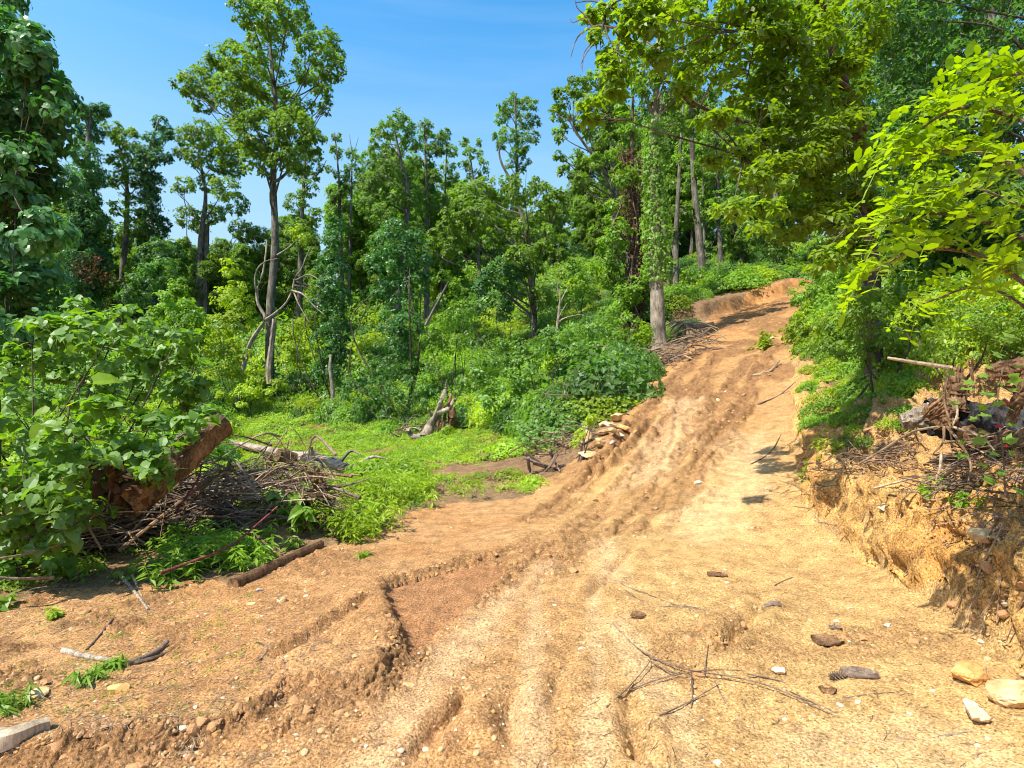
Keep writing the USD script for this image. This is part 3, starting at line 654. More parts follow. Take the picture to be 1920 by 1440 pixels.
tree('arching_tree', 'low wide domed tree with arching limbs in the middle of the wood edge', 27, [(1000, 590), (992, 470), (975, 400), (955, 360)], 15,
     [(870, 372, 26), (900, 357, 26), (940, 352, 28), (980, 352, 28), (1015, 362, 25), (1045, 377, 20), (860, 402, 26), (900, 397, 30), (950, 392, 30), (1000, 397, 28), (1040, 407, 22), (840, 427, 22), (880, 432, 25), (930, 430, 22), (820, 442, 18), (980, 432, 22), (1020, 442, 20), (800, 462, 18), (850, 462, 22)], 'leaf_tree', seed=24, leaf=.16, fill=1.1)
tree('leaning_tree', 'tree leaning up left with a long forked limb, left of the vine wrapped columns', 25, [(1188, 560), (1176, 430), (1158, 365), (1128, 310), (1092, 262), (1062, 215)], 13,
     [(1060, 182, 20), (1082, 160, 20), (1045, 212, 16), (1096, 192, 23), (1112, 152, 20), (1070, 232, 18), (1121, 192, 20), (1141, 222, 18), (1050, 252, 13), (1100, 242, 13), (1131, 262, 13), (1080, 292, 13), (1111, 302, 16), (1060, 322, 13), (1131, 142, 16), (1151, 172, 20), (1090, 340, 14), (1050, 290, 10)], 'leaf_tree', seed=25, leaf=.16, skirt=5)
tree('straight_tree', 'straight grey tree rising just left of the brown vine column', 29, [(1153, 560), (1150, 390), (1146, 270), (1143, 180)], 12,
     [(1140, 172, 18), (1161, 150, 20), (1150, 202, 18), (1135, 232, 13), (1166, 212, 16), (1161, 252, 12), (1130, 272, 9), (1145, 130, 16), (1165, 300, 12), (1140, 330, 12), (1160, 360, 12)], 'leaf_tree', seed=26, leaf=.2)
def brown_extra(t, path, rad, rng):
    obj('dead_vine', vine_sleeve(path, rad, rng, .02, .75, 2600, .13, .42, LEAF2), M['leaf_dead'], t, label='dead brown vine hanging from the trunk')
    st = MB()
    for k in range(16):
        a = path[rng.integers(8, 20)] + np.array([rng.normal() * .3, rng.normal() * .3, 0])
        st.add(tube(spline([a, a + [rng.normal() * .3, 0, -1.5], a + [rng.normal() * .5, 0, -3.2]], 8), .02, 4))
    obj('hanging_stems', st.get(), M['twig'], t, kind='stuff')
tree('vine_column_tree', 'tree hidden in green and dead brown vine, left of the vine wrapped grey trunk', 21, [(1195, 575), (1190, 420), (1183, 280), (1188, 90)], 15,
     [(1165, 182, 20), (1176, 232, 20), (1160, 282, 18), (1170, 332, 20), (1160, 382, 20), (1152, 422, 20), (1142, 462, 20), (1165, 442, 20), (1130, 502, 22), (1152, 522, 23), (1190, 150, 20), (1200, 210, 16), (1195, 100, 20), (1170, 560, 20)], 'leaf_bush', 'bark_dark', seed=27, leaf=.15, per=42, sub=.34, extra=brown_extra)
def big_extra(t, path, rad, rng):
    obj('vine', vine_sleeve(path, rad, rng, .25, .68, 3000, .12, .22, LEAF4), M['leaf_bush'], t, label='green vine wrapped round the trunk')
tree('vine_wrapped_trunk', 'thick pale trunk wrapped in green vine at the left edge of the track', 17.5, [(1238, 668), (1232, 600), (1228, 500), (1225, 400), (1222, 300), (1228, 200), (1235, 80), (1236, -60)], 27,
     [(1230, 202, 23), (1215, 162, 23), (1250, 142, 26), (1200, 122, 23), (1270, 182, 23), (1240, 92, 28), (1200, 72, 23), (1280, 112, 23), (1230, 32, 28), (1282, 42, 28), (1180, 42, 18), (1262, 232, 18), (1300, 150, 18), (1320, 80, 22)], 'leaf_tree', 'wood_grey', seed=28, skirt=0, leaf=.16, sub=.30, extra=big_extra)
RT = [('pale_trunk_tree', 'pale straight trunk directly right of the vine wrapped one', 26, [(1252, 530), (1246, 450), (1238, 380), (1232, 300), (1240, 150)], 13, [(1250, 280, 14), (1235, 310, 10), (1265, 250, 12), (1255, 340, 9)]),
      ('brown_trunk_tree', 'reddish brown leaning trunk with a bend, second to the right of the vine wrapped one', 25, [(1267, 540), (1268, 440), (1272, 350), (1280, 250), (1292, 110)], 13, [(1290, 240, 12), (1275, 300, 12), (1300, 180, 16), (1285, 390, 9), (1310, 140, 16)]),
      ('forked_trunk_tree', 'grey trunk with a low side fork standing in the sky gap above the track', 29, [(1316, 500), (1308, 400), (1301, 300), (1296, 200), (1290, 60)], 17, [(1300, 130, 18), (1280, 160, 16), (1325, 180, 14), (1315, 90, 18), (1290, 220, 10)]),
      ('dark_slender_tree', 'dark narrow tree in leaf from foot to top just left of the overhanging branches', 33, [(1352, 520), (1345, 380), (1340, 280), (1338, 180)], 10, [(1340, 200, 14), (1345, 230, 15), (1335, 265, 16), (1350, 290, 15), (1340, 320, 15), (1332, 350, 13), (1350, 370, 14), (1342, 410, 14), (1340, 170, 12)]),
      ('dark_slender_tree', 'very thin dark tree between two pale trunks above the track', 33, [(1322, 480), (1318, 380), (1320, 260)], 7, [(1322, 330, 9), (1316, 360, 8), (1325, 300, 9), (1318, 400, 10)]),
      ('leafy_edge_tree', 'leafy tree at the wood edge behind the overhanging branches above the track', 30, [(1395, 520), (1385, 380), (1380, 220)], 12, [(1385, 230, 20), (1370, 270, 18), (1400, 280, 20), (1380, 320, 18), (1395, 360, 18), (1375, 380, 15), (1390, 180, 18), (1370, 420, 16)])]
for i, (n, l, Y, tr, w, bl) in enumerate(RT):
    tree(n, l, Y, tr, w, bl, 'leaf_tree_far' if 'dark' in n else 'leaf_tree', 'bark', seed=40 + i, leaf=.16, skirt=4)
# tall trees standing further right, seen through gaps in the near branches
for i, (px, Y, w, top, l) in enumerate([(1455, 27, 15, 60, 'tall tree behind the overhanging branches above the top of the track'), (1560, 24, 17, 20, 'tall tree hidden behind the middle of the overhanging branches'), (1720, 20, 20, -20, 'tall tree hidden behind the dark near branches on the right')]):
    rng = R(60 + i)
    bl = [(px + rng.normal() * 45, top + rng.uniform(-40, 330), rng.uniform(22, 40)) for _ in range(18)]
    tree('tall_tree', l, Y, [(px, 560), (px + 5, 350), (px - 5, top)], w, bl, 'leaf_tree_far', seed=60 + i, leaf=.16)
rng = R(66)
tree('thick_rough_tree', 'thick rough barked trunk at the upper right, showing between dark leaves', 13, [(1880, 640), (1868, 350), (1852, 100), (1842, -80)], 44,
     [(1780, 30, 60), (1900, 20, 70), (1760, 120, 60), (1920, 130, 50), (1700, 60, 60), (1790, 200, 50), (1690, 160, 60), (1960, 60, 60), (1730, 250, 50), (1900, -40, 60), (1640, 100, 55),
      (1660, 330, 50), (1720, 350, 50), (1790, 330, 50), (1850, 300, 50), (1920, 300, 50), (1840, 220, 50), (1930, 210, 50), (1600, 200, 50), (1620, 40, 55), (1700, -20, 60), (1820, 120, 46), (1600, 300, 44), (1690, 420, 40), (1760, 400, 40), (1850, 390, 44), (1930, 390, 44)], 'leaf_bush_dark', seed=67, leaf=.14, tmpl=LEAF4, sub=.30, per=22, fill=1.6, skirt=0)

# woods along the ridge: alike background trees, built as copies of four kinds
def far_proto(i):
    rng = R(80 + i)
    p = thing('woodland_tree', 'x', 'tree')
    H = 9.0
    path = spline([[0, 0, -.4], [rng.normal() * .2, rng.normal() * .2, H * .4], [rng.normal() * .4, rng.normal() * .4, H * .75], [rng.normal() * .5, rng.normal() * .5, H]], 14)
    obj('trunk', tube(path, np.linspace(.13, .03, 14), 6), M['bark'], p, smooth=45)
    bl = []; lm = MB()
    for k in range(34):
        h = rng.uniform(.22 + .12 * (i % 2), 1.02); rr = 1.45 * math.sin(math.pi * min(1, (h - .08))) ** .7 * rng.uniform(.2, 1) * (.75 if i % 2 else 1.1)
        a = rng.uniform(0, 6.28)
        c = np.array([rr * math.cos(a), rr * math.sin(a), h * H]); bl.append((c, rng.uniform(.40, .78)))
        j = int(np.clip((h - .12) * 13, 2, 12)); lm.add(limb(path[j], c, .04, .012, rng, 5, sides=4))
    obj('limbs', lm.get(), M['bark'], p, kind='stuff')
    obj('crown', crown(bl, rng, .17, LEAF2, 24, 1.3, .26), M['leaf_bush' if i % 2 else 'leaf_tree'], p)
    return p
protos = [far_proto(i) for i in range(4)]
def place(p, loc, rz=0., s=1.0, label=None, group=None, first=False, cat=None, sz=None):
    if first: o = p; x = UsdGeom.Xformable(o); x.ClearXformOpOrder()
    else:
        path = numbered('/World/' + p.GetName().rstrip('0123456789').rstrip('_'))
        o = UsdGeom.Xform.Define(stage, path).GetPrim(); x = UsdGeom.Xformable(o)
        o.GetReferences().AddInternalReference(p.GetPath()); o.SetInstanceable(True)
        x.ClearXformOpOrder()
    for op in ('translate', 'rotateZ', 'scale'):
        pass
    a = o.GetAttribute('xformOp:translate')
    (UsdGeom.XformOp(a) if a and first else x.AddTranslateOp()).Set(Gf.Vec3d(*map(float, loc)))
    if first: x.SetXformOpOrder([UsdGeom.XformOp(o.GetAttribute('xformOp:translate'))])
    x.AddRotateZOp().Set(float(math.degrees(rz)))
    x.AddScaleOp().Set(Gf.Vec3f(s, s, sz or s))
    meta(o, label, cat, group)
    return o
WZ = [(140, 'behind the big leaved vine tree at the left edge'), (320, 'between the dark vine tower and the twin trunked tree'), (440, 'behind the twin trunked tree'), (600, 'behind the tallest tree and the crooked dead tree'), (700, 'behind the sparse trees right of the tallest tree'),
      (820, 'behind the broad dark crowned tree'), (930, 'behind the left half of the domed arching tree'), (1060, 'behind the right half of the domed arching tree'), (1180, 'behind the leaning forked tree'), (1290, 'behind the vine wrapped trunk'), (9999, 'above the crest at the top of the track')]
rng = R(90); firsts = set()
spots = []
for k in range(160):
    for _ in range(30):
        px = rng.uniform(-60, 1520); Y = rng.uniform(36, 62)
        if all(abs(px - a) > 8 for a, b in spots[-40:]): break
    spots.append((px, Y))
for k, (px, Y) in enumerate(spots):
    i = k % 4; x = (px - 960) / F * Y
    z = zt1(x, Y)
    top = float(np.interp(px, [0, 420, 560, 720, 850, 960, 1080, 1180, 1500], [420, 460, 430, 335, 345, 430, 365, 250, 210]))
    Ht = (720 - (top + rng.uniform(-45, 130))) / F * Y + EYE - z
    Ht = min(max(Ht, 5.0), 24)
    zone = next(w for lim, w in WZ if px < lim)
    place(protos[i], (x, Y, z), rng.uniform(0, 6.28), float(np.clip(Ht / 9, .6, 1.25)), 'small woodland tree ' + zone, 'woodland trees ' + zone, first=i not in firsts, cat='tree', sz=Ht / 9)
    firsts.add(i)
M['leaf_slope'] = leaf_mat('leaf_slope', (.075, .125, .012), (.165, .235, .016), (.38, .42, .03), (1.1, 1.05, .2), big=.8, gain=1.35)
# ------------------------------------------------------------------ vine draped shapes and bushes that stand out on the hillside
def bush(name, label, Y, blobs, leafm, seed, leaf=.13, per=30, sub=.30, tmpl=LEAF4, trunk=None, cat='bush', stems=5, fill=1.35, group=None, barkm='bark_dark', depth=.8, droop=.5):
    rng = R(seed)
    cxp = np.mean([b[0] for b in blobs]); lowy = max(b[1] for b in blobs)
    bx = (cxp - 960) / F * Y; gz = zt1(bx, Y)
    t = thing(name, label, cat, loc=(bx, Y, gz), group=group)
    W = (max(b[0] + b[2] for b in blobs) - min(b[0] - b[2] for b in blobs)) / F * Y / 2
    b3 = [(P(px, py, Y + rng.uniform(-1, 1) * W * .6 * depth), r / F * Y) for px, py, r in blobs]
    st = MB(); base = np.array([bx, Y, gz - .1])
    if trunk: base = np.array([*(P(trunk[0], 720, Y)[:2]), gz - .1])
    order = sorted(b3, key=lambda b: -b[0][2])[:max(stems, 1)]
    for c, r in order:
        m = (base + c) / 2 + rng.normal(size=3) * .12 * np.linalg.norm(c - base)
        st.add(tube(spline([base + rng.normal(size=3) * [.15, .15, 0], m, c - (c - m) * .35], 10), np.linspace(.014 + .005 * W, .005, 10) * (1 + .5 * (trunk[1] if trunk else 0)), 5))
    obj('stems', st.get(), M[barkm], t, kind='stuff')
    obj('foliage', crown(b3, rng, leaf, tmpl, per, fill, sub, droop), M[leafm], t)
    return t
bush('vine_draped_tree', 'dark vine draped column with a pale thin stem at its foot', 25, [(628, 420, 15), (620, 450, 19), (610, 490, 22), (632, 500, 19), (620, 540, 25), (642, 560, 18), (605, 570, 18), (620, 600, 27), (642, 622, 20), (610, 642, 25), (642, 662, 22), (615, 690, 25)], 'leaf_vine', 101, .14, fill=2.0, trunk=(620, 1.5), cat='tree')
st = thing('dead_stem_tree', 'pale thin bare stem standing at the foot of the vine draped column', 'dead tree', loc=P(622, 765, 23.5))
obj('trunk', tube(spline([P(623, 775, 23.3), P(624, 730, 23.3), P(619, 690, 23.3), P(621, 665, 23.3)], 10), np.linspace(.09, .055, 10), 7, rough=.2), M['wood_grey'], st, smooth=40)
bush('vine_draped_tree', 'large dark tree wholly draped in vine in the middle of the hillside', 22, [(740, 430, 20), (770, 450, 22), (720, 460, 26), (750, 482, 28), (790, 482, 22), (700, 492, 18), (740, 522, 28), (780, 532, 26), (755, 572, 28), (730, 602, 22), (770, 612, 25), (750, 642, 25), (715, 545, 17), (800, 512, 12), (760, 680, 25)], 'leaf_vine', 102, .13, fill=2.0, trunk=(755, 2.5), cat='tree')
bush('vine_draped_bush', 'vine draped hump beside the patch of bare red earth on the hillside', 25, [(940, 502, 20), (962, 512, 18), (920, 522, 18), (950, 542, 18), (955, 572, 13), (902, 542, 18), (985, 502, 15), (945, 590, 14)], 'leaf_vine', 103, .13, fill=2.0)
bush('leafy_bush', 'rounded bright bush right of the dead twigs on the upper hillside', 25, [(1075, 530, 22), (1092, 560, 18), (1060, 552, 18), (1101, 522, 16), (1080, 500, 16), (1110, 550, 14)], 'leaf_bush', 104, .13)
bush('leafy_bush', 'round bright green bush, largest at the left foot of the wood', 24, [(330, 560, 28), (310, 590, 28), (350, 590, 30), (330, 622, 28), (360, 627, 23), (300, 622, 20), (335, 535, 16)], 'leaf_bush', 105, .14, per=46)
bush('leafy_bush', 'dark rounded bush up behind the round bright one on the left', 29, [(300, 470, 26), (272, 520, 26), (305, 505, 24), (250, 555, 24), (285, 480, 20)], 'leaf_bush_dark', 106, .16)
bush('leafy_bush', 'pale yellow green bush between the tall trunk and the round bush', 26, [(425, 560, 22), (450, 600, 25), (410, 610, 25), (440, 540, 18), (460, 570, 18), (430, 500, 16), (400, 650, 22), (460, 690, 20), (430, 700, 20), (485, 715, 16), (450, 660, 20)], 'leaf_bush_yellow', 107, .14)
bush('leafy_bush', 'low yellow green bush at the foot of the crooked dead tree', 24.4, [(445, 700, 20), (468, 728, 18), (430, 735, 18), (500, 738, 16), (482, 702, 14), (455, 745, 18), (520, 725, 14)], 'leaf_bush_yellow', 117, .12, per=34)
bush('leafy_bush', 'bush of light green leaves right of the crooked dead tree', 26, [(560, 620, 24), (580, 660, 25), (550, 670, 22), (565, 440, 20), (590, 630, 18), (540, 640, 18)], 'leaf_bush_yellow', 108, .14)
bush('leafy_bush', 'light green sapling clump with a ragged top in front of the vine draped tree', 21, [(840, 560, 20), (860, 540, 18), (870, 580, 22), (845, 600, 22), (830, 520, 14), (815, 630, 22), (850, 640, 24), (880, 500, 14)], 'leaf_bush', 109, .12)
bush('leafy_bush', 'dark dense thicket bush at the back edge of the meadow', 21, [(740, 690, 26), (700, 700, 26), (780, 700, 24), (720, 730, 26), (760, 740, 26), (690, 745, 22), (800, 740, 20), (660, 730, 24), (725, 770, 20), (680, 765, 18)], 'leaf_bush_dark', 110, .12)
bush('glossy_thicket', 'dense glossy leaved thicket behind the dead twig heap beside the track', 15.5, [(960, 650, 28), (1000, 640, 28), (1040, 630, 28), (1080, 640, 28), (930, 690, 30), (980, 690, 32), (1030, 690, 32), (1080, 690, 30), (900, 700, 26), (960, 740, 30), (1010, 745, 30), (1060, 735, 26), (910, 745, 24), (1120, 660, 24), (1120, 620, 22), (1000, 780, 20), (880, 720, 20)], 'leaf_gloss', 111, .095, per=52, sub=.26, depth=.5, fill=1.2)
bush('glossy_thicket', 'light green thicket along the left edge of the upper track below the vine wrapped trunk', 16.5, [(1150, 620, 22), (1180, 640, 24), (1150, 660, 22), (1190, 668, 16), (1120, 690, 20), (1170, 690, 18), (1140, 590, 18), (1180, 600, 18), (1205, 620, 14)], 'leaf_bush', 112, .095, per=50, sub=.26, depth=.5, fill=1.2)
bush('yellow_sapling', 'small bright yellow green sapling left of the vine wrapped trunk foot', 16.3, [(1210, 625, 10), (1200, 635, 10), (1220, 640, 10), (1208, 612, 7)], 'leaf_locust', 113, .09, per=24, sub=.2, fill=1)
bush('sapling', 'small yellow sapling in the meadow at the foot of the torn root snag', 16.3, [(830, 818, 11), (845, 820, 10), (838, 806, 8), (822, 826, 9)], 'leaf_grass', 114, .085, per=30, sub=.2, fill=1.2)
bush('sapling', 'yellow green sapling between the twig heap and the rock pile', 9.3, [(1098, 800, 9), (1108, 790, 8), (1090, 815, 9), (1082, 828, 8), (1112, 782, 5)], 'leaf_bush_yellow', 115, .05, per=24, sub=.10, fill=1)
# dead brown shrub at the left
bush('dead_shrub', 'reddish brown dead shrub at the left edge of the wood', 19, [(190, 500, 18), (205, 520, 16), (175, 520, 16), (150, 500, 14), (165, 485, 12)], 'leaf_dead', 116, .10, per=12, sub=.4, fill=.9, stems=8)
tw = thing('dead_sapling', 'leafless pale sapling with forked twigs on the hillside', 'dead tree', loc=P(1045, 620, 22))
for line, a, b in [([(1043, 625), (1047, 590), (1050, 560), (1048, 540)], .05, .015), ([(1046, 598), (1056, 580), (1063, 568)], .03, .01), ([(1049, 570), (1060, 548), (1066, 537)], .025, .008), ([(1045, 605), (1060, 596), (1085, 590), (1094, 590)], .025, .008), ([(1049, 555), (1045, 540), (1049, 520)], .02, .006)]:
    obj('branch', tube(spline([P(x, y, 20.5) for x, y in line], 10), np.linspace(a, b, 10), 5), M['wood_grey'], tw, smooth=40)
lp = thing('leaning_pole', 'thin leaning dead pole sticking out of the vines above the meadow', 'dead tree', loc=P(800, 605, 20.5))
obj('trunk', tube(spline([P(798, 610, 20.3), P(820, 568, 20.3), P(842, 528, 20.3)], 8), np.linspace(.06, .04, 8), 6), M['bark'], lp, smooth=40)

# ------------------------------------------------------------------ undergrowth: one mass, as instanced clumps
def clump_proto(path, leafm, n, leaf, seed, tmpl=LEAF2, flat=.75, jitter=.6, stems=True):
    rng = R(seed)
    d = unit(rng.normal(size=(n, 3))); d[:, 2] = np.abs(d[:, 2]) * 1.0 - .12
    lump = .55 + .75 * meshkit.fbm(d * 2.3 + seed, 3, seed)
    p = d * lump[:, None] * np.cbrt(rng.uniform(.25, 1, n))[:, None]
    p[:, 2] *= flat
    v, f = leaves(p, d + np.array([0, 0, .6]), leaf, tmpl, rng, jitter=jitter, droop=.3)
    usdkit.mesh(stage, path, (v, f), M[leafm])

def instancer(name, label, protos, pos, scale, yaw, idx, cat=None, kind='stuff', parent='/World', tilt=None):
    path = numbered(f'{parent}/{name}')
    pi = UsdGeom.PointInstancer.Define(stage, path)
    UsdGeom.Scope.Define(stage, path + '/kinds')
    rel = pi.CreatePrototypesRel()
    for i, build in enumerate(protos):
        q = f'{path}/kinds/clump_{i:03d}'
        build(q); rel.AddTarget(q)
    n = len(pos)
    pi.CreatePositionsAttr(Vt.Vec3fArray.FromNumpy(np.asarray(pos, np.float32)))
    pi.CreateScalesAttr(Vt.Vec3fArray.FromNumpy((np.broadcast_to(np.asarray(scale, float).reshape(n, -1), (n, 3))).astype(np.float32)))
    h = np.asarray(yaw) / 2
    q = np.stack([0 * h, 0 * h, np.sin(h), np.cos(h)], 1)
    pi.CreateOrientationsAttr(Vt.QuathArray([Gf.Quath(float(a[3]), float(a[0]), float(a[1]), float(a[2])) for a in q]))
    pi.CreateProtoIndicesAttr(Vt.IntArray.FromNumpy(np.asarray(idx, np.int32)))
    meta(pi.GetPrim(), label, cat, None, kind)

def to_px(p):
    p = np.asarray(p, float)
    return 960 + p[..., 0] / p[..., 1] * F, 720 - (p[..., 2] - EYE) / p[..., 1] * F

MEADOW = Polygon(gline([(-100, 1010), (0, 960), (300, 940), (420, 800), (500, 778), (640, 790), (760, 822), (850, 815), (960, 800), (1020, 810), (1060, 850), (1040, 885), (990, 925), (880, 938), (770, 960), (690, 1010), (600, 1030), (440, 1095), (100, 1100), (-200, 1200)])).buffer(0)
rng = R(200)
N = 9000
Y = 11 + 52 * rng.random(N) ** 1.15
x = (rng.uniform(-250, 1560, N) - 960) / F * Y
ok = ~contains_xy(DIRT.buffer(.35), x, Y) & ~contains_xy(MEADOW, x, Y)
dh, sh, _ = poly_dist(x, Y, HEAD); df, sf, _ = poly_dist(x, Y, FOOT)
ok &= ~((df * sf > -1.0) & (Y < 22))
ok &= Y > np.where(x < -5, 13, 11)
pq = 960 + x / Y * F
ok &= ~((pq > 1195) & (pq < 1285) & (Y < 18.2))
x, Y = x[ok][:3600], Y[ok][:3600]
z = zt(x, Y)
big = nz(x, Y, .16, 201) + .5
sc = (.50 + .95 * sstep(.3, .75, big)) * rng.uniform(.6, 1.3, len(x)) * (.75 + Y / 55)
front = (Y < 26) & (x < 2)
sc = np.where(front, np.minimum(sc, .95), sc)
kind = np.array([0, 1, 4, 0, 2, 3, 4, 1])[np.clip(((nz(x, Y, .3, 202) + .28) / .56 * 8).astype(int) + rng.integers(-1, 2, len(x)), 0, 7)]
s3 = np.stack([sc, sc, sc * rng.uniform(.75, 1.5, len(x))], 1)
instancer('hillside_undergrowth', 'tangled green undergrowth covering the hillside below the trees', [
    lambda q: clump_proto(q, 'leaf_bush', 1500, .12, 1), lambda q: clump_proto(q, 'leaf_bush', 1500, .10, 2, LEAF4),
    lambda q: clump_proto(q, 'leaf_bush_dark', 1500, .12, 3), lambda q: clump_proto(q, 'leaf_gloss', 1500, .11, 4, LEAF4),
    lambda q: clump_proto(q, 'leaf_bush_yellow', 1500, .11, 5), lambda q: clump_proto(q, 'leaf_bush_dark', 1500, .11, 6)],
    np.stack([x, Y, z], 1), s3, rng.uniform(0, 6.28, len(x)), kind)

# the slope right of the track: small leaved growth
rng = R(210)
N = 9000
Y = rng.uniform(4.2, 24, N); x = rng.uniform(2.5, 22, N)
df, sf, _ = poly_dist(x, Y, FOOT); sd = df * sf
z = zt(x, Y); px, py = to_px(np.stack([x, Y, z], 1))
lim = np.interp(px, [1470, 1500, 1560, 1640, 1700, 1760, 1850, 1930], [900, 850, 830, 800, 780, 735, 690, 650])
ok = (sd > .22) & (py < lim + 25 * rng.normal(size=N)) & (px < 2050)
x, Y, z, sd, px, py = [a[ok] for a in (x, Y, z, sd, px, py)]
sc = rng.uniform(.22, .46, len(x)) * (.85 + Y / 20) * (.35 + .65 * sstep(.2, 2.2, sd)) * (1 + .5 * sstep(8, 14, Y)) * (.55 + .45 * sstep(5, 8, Y))
s3 = np.stack([sc, sc, sc * rng.uniform(.8, 1.7, len(x)) * (1 + .7 * sstep(1.0, 3.0, sd))], 1)
kind = np.where(nz(x, Y, .7, 211) > .0, 0, 2) + rng.integers(0, 2, len(x))
instancer('slope_undergrowth', 'fine leaved green growth covering the slope right of the track', [
    lambda q: clump_proto(q, 'leaf_slope', 700, .13, 7, OVAL), lambda q: clump_proto(q, 'leaf_slope', 700, .14, 8, OVAL),
    lambda q: clump_proto(q, 'leaf_bush_yellow', 650, .15, 9, OVAL), lambda q: clump_proto(q, 'leaf_bush', 520, .20, 10, LEAF4)],
    np.stack([x, Y, z], 1), s3, rng.uniform(0, 6.28, len(x)), kind)

# taller shrubs on that slope, up under the branches
bush('slope_shrub', 'tall light green shrub at the back of the slope by the tracks far end', 17, [(1520, 520, 26), (1560, 500, 28), (1500, 550, 24), (1545, 545, 28), (1590, 530, 26), (1580, 480, 22), (1530, 575, 22)], 'leaf_bush', 130, .10, per=40, sub=.26, fill=1.2)
bush('slope_shrub', 'yellow green shrub in the middle of the slope behind the near trunk', 11, [(1600, 560, 30), (1650, 550, 32), (1700, 560, 32), (1620, 600, 30), (1680, 600, 32), (1560, 610, 28), (1740, 590, 30), (1580, 640, 28)], 'leaf_slope', 131, .065, per=46, sub=.18, fill=1.2)
bush('slope_shrub', 'bright shrub on the slope at the right edge below the fine leaved branches', 8, [(1760, 560, 36), (1810, 545, 38), (1860, 560, 40), (1910, 550, 40), (1780, 610, 36), (1840, 610, 38), (1900, 615, 38), (1730, 610, 32), (1940, 590, 40)], 'leaf_slope', 132, .05, per=50, sub=.15, fill=1.2)
bush('slope_shrub', 'fine leaved sunlit shrub behind the rotten log at the right edge', 5.6, [(1800, 600, 40), (1860, 600, 44), (1915, 585, 46), (1765, 645, 34), (1830, 650, 36), (1900, 645, 40), (1740, 600, 30), (1950, 620, 44)], 'leaf_slope', 136, .036, per=50, sub=.12, fill=1.2)
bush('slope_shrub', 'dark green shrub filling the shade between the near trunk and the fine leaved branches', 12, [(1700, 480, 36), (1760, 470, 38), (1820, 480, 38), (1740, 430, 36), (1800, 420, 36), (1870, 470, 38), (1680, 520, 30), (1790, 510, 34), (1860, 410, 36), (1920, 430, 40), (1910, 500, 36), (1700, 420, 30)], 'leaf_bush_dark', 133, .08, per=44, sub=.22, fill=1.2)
bush('slope_shrub', 'leafy shrub overhanging the right edge of the upper track', 12.5, [(1500, 620, 22), (1520, 600, 24), (1510, 650, 22), (1540, 640, 24), (1495, 680, 18), (1560, 660, 24), (1530, 690, 22), (1500, 720, 18)], 'leaf_bush_yellow', 134, .07, per=44, sub=.18, fill=1.2)

bush('slope_shrub', 'light growth round the foot of the near trunk', 7.4, [(1600, 590, 26), (1640, 580, 28), (1680, 590, 26), (1620, 630, 28), (1665, 635, 28), (1590, 650, 24), (1640, 670, 26), (1700, 660, 24), (1630, 545, 22)], 'leaf_slope', 135, .05, per=50, sub=.14, fill=1.2)
bush('crest_bush', 'low bush on the crest above the left end of the raw earth bank', 22.8, [(1260, 572, 16), (1290, 562, 18), (1320, 560, 18), (1240, 580, 14), (1340, 568, 12)], 'leaf_bush', 140, .11, per=30, sub=.22, fill=1.3)
bush('crest_bush', 'low dark bush on the crest just left of the short cut log', 24.5, [(1360, 548, 18), (1385, 545, 16), (1340, 545, 18), (1370, 530, 16)], 'leaf_bush_dark', 141, .11, per=30, sub=.22, fill=1.3)
bush('crest_bush', 'low yellow green bush on the crest right of the short cut log', 25, [(1430, 545, 16), (1460, 540, 18), (1490, 540, 18), (1445, 525, 16), (1480, 520, 16)], 'leaf_bush_yellow', 142, .11, per=30, sub=.22, fill=1.3)
# meadow
def tuft_proto(path, leafm, n, seed, tall=1.0):
    rng = R(seed)
    a = rng.uniform(0, 6.28, n); r = rng.random(n) ** .6
    p = np.stack([r * np.cos(a), r * np.sin(a), rng.random(n) ** .8 * .55 * tall * (1.1 - r * .6)], 1)
    ax = np.stack([np.cos(a) * .6, np.sin(a) * .6, np.full(n, .8)], 1)
    v, f = leaves(p, np.stack([np.cos(a), np.sin(a), np.full(n, 1.3)], 1), .26, LEAF2, rng, jitter=.5, droop=-.1, axis=ax, width=.75)
    usdkit.mesh(stage, path, (v, f), M[leafm])
rng = R(220)
lo, hi = np.array(MEADOW.bounds[:2]), np.array(MEADOW.bounds[2:])
q = lo + rng.random((26000, 2)) * (hi - lo); q[:, 1] = np.maximum(q[:, 1], 4)
q = q[contains_xy(MEADOW, q[:, 0], q[:, 1])]
d = nz(q[:, 0], q[:, 1], .9, 221) + .25 * nz(q[:, 0], q[:, 1], 3, 222)
pxm, pym = to_px(np.stack([q[:, 0], q[:, 1], zt(q[:, 0], q[:, 1])], 1))
left = (pxm < 600) & (pym > 850)
dens = np.where(d > .03, 1.0, np.where(d > -.08, .32, .06)); dens = np.where(left, dens * .22, dens)
bare = Polygon([(770, 850), (900, 850), (1000, 880), (980, 930), (820, 935), (780, 900)])
dens = np.where(contains_xy(bare, pxm, pym), dens * .65, dens)
keep = rng.random(len(q)) < dens
q = q[keep][:7000]; d = d[keep][:7000]
sc = rng.uniform(.08, .20, len(q)) * (1 + 1.3 * np.clip(d, 0, .3) / .3) * (.8 + q[:, 1] / 40)
kind = rng.choice(4, len(q), p=[.5, .22, .14, .14])
instancer('meadow_weeds', 'bright green low weeds and grass covering the clearing', [lambda p: tuft_proto(p, 'leaf_grass', 90, 21), lambda p: tuft_proto(p, 'leaf_bush_yellow', 80, 22, .7), lambda p: tuft_proto(p, 'leaf_bush', 80, 23, 1.2), lambda p: tuft_proto(p, 'leaf_straw', 40, 24, .5)],
          np.stack([q[:, 0], q[:, 1], zt(q[:, 0], q[:, 1])], 1), sc, rng.uniform(0, 6.28, len(q)), kind)
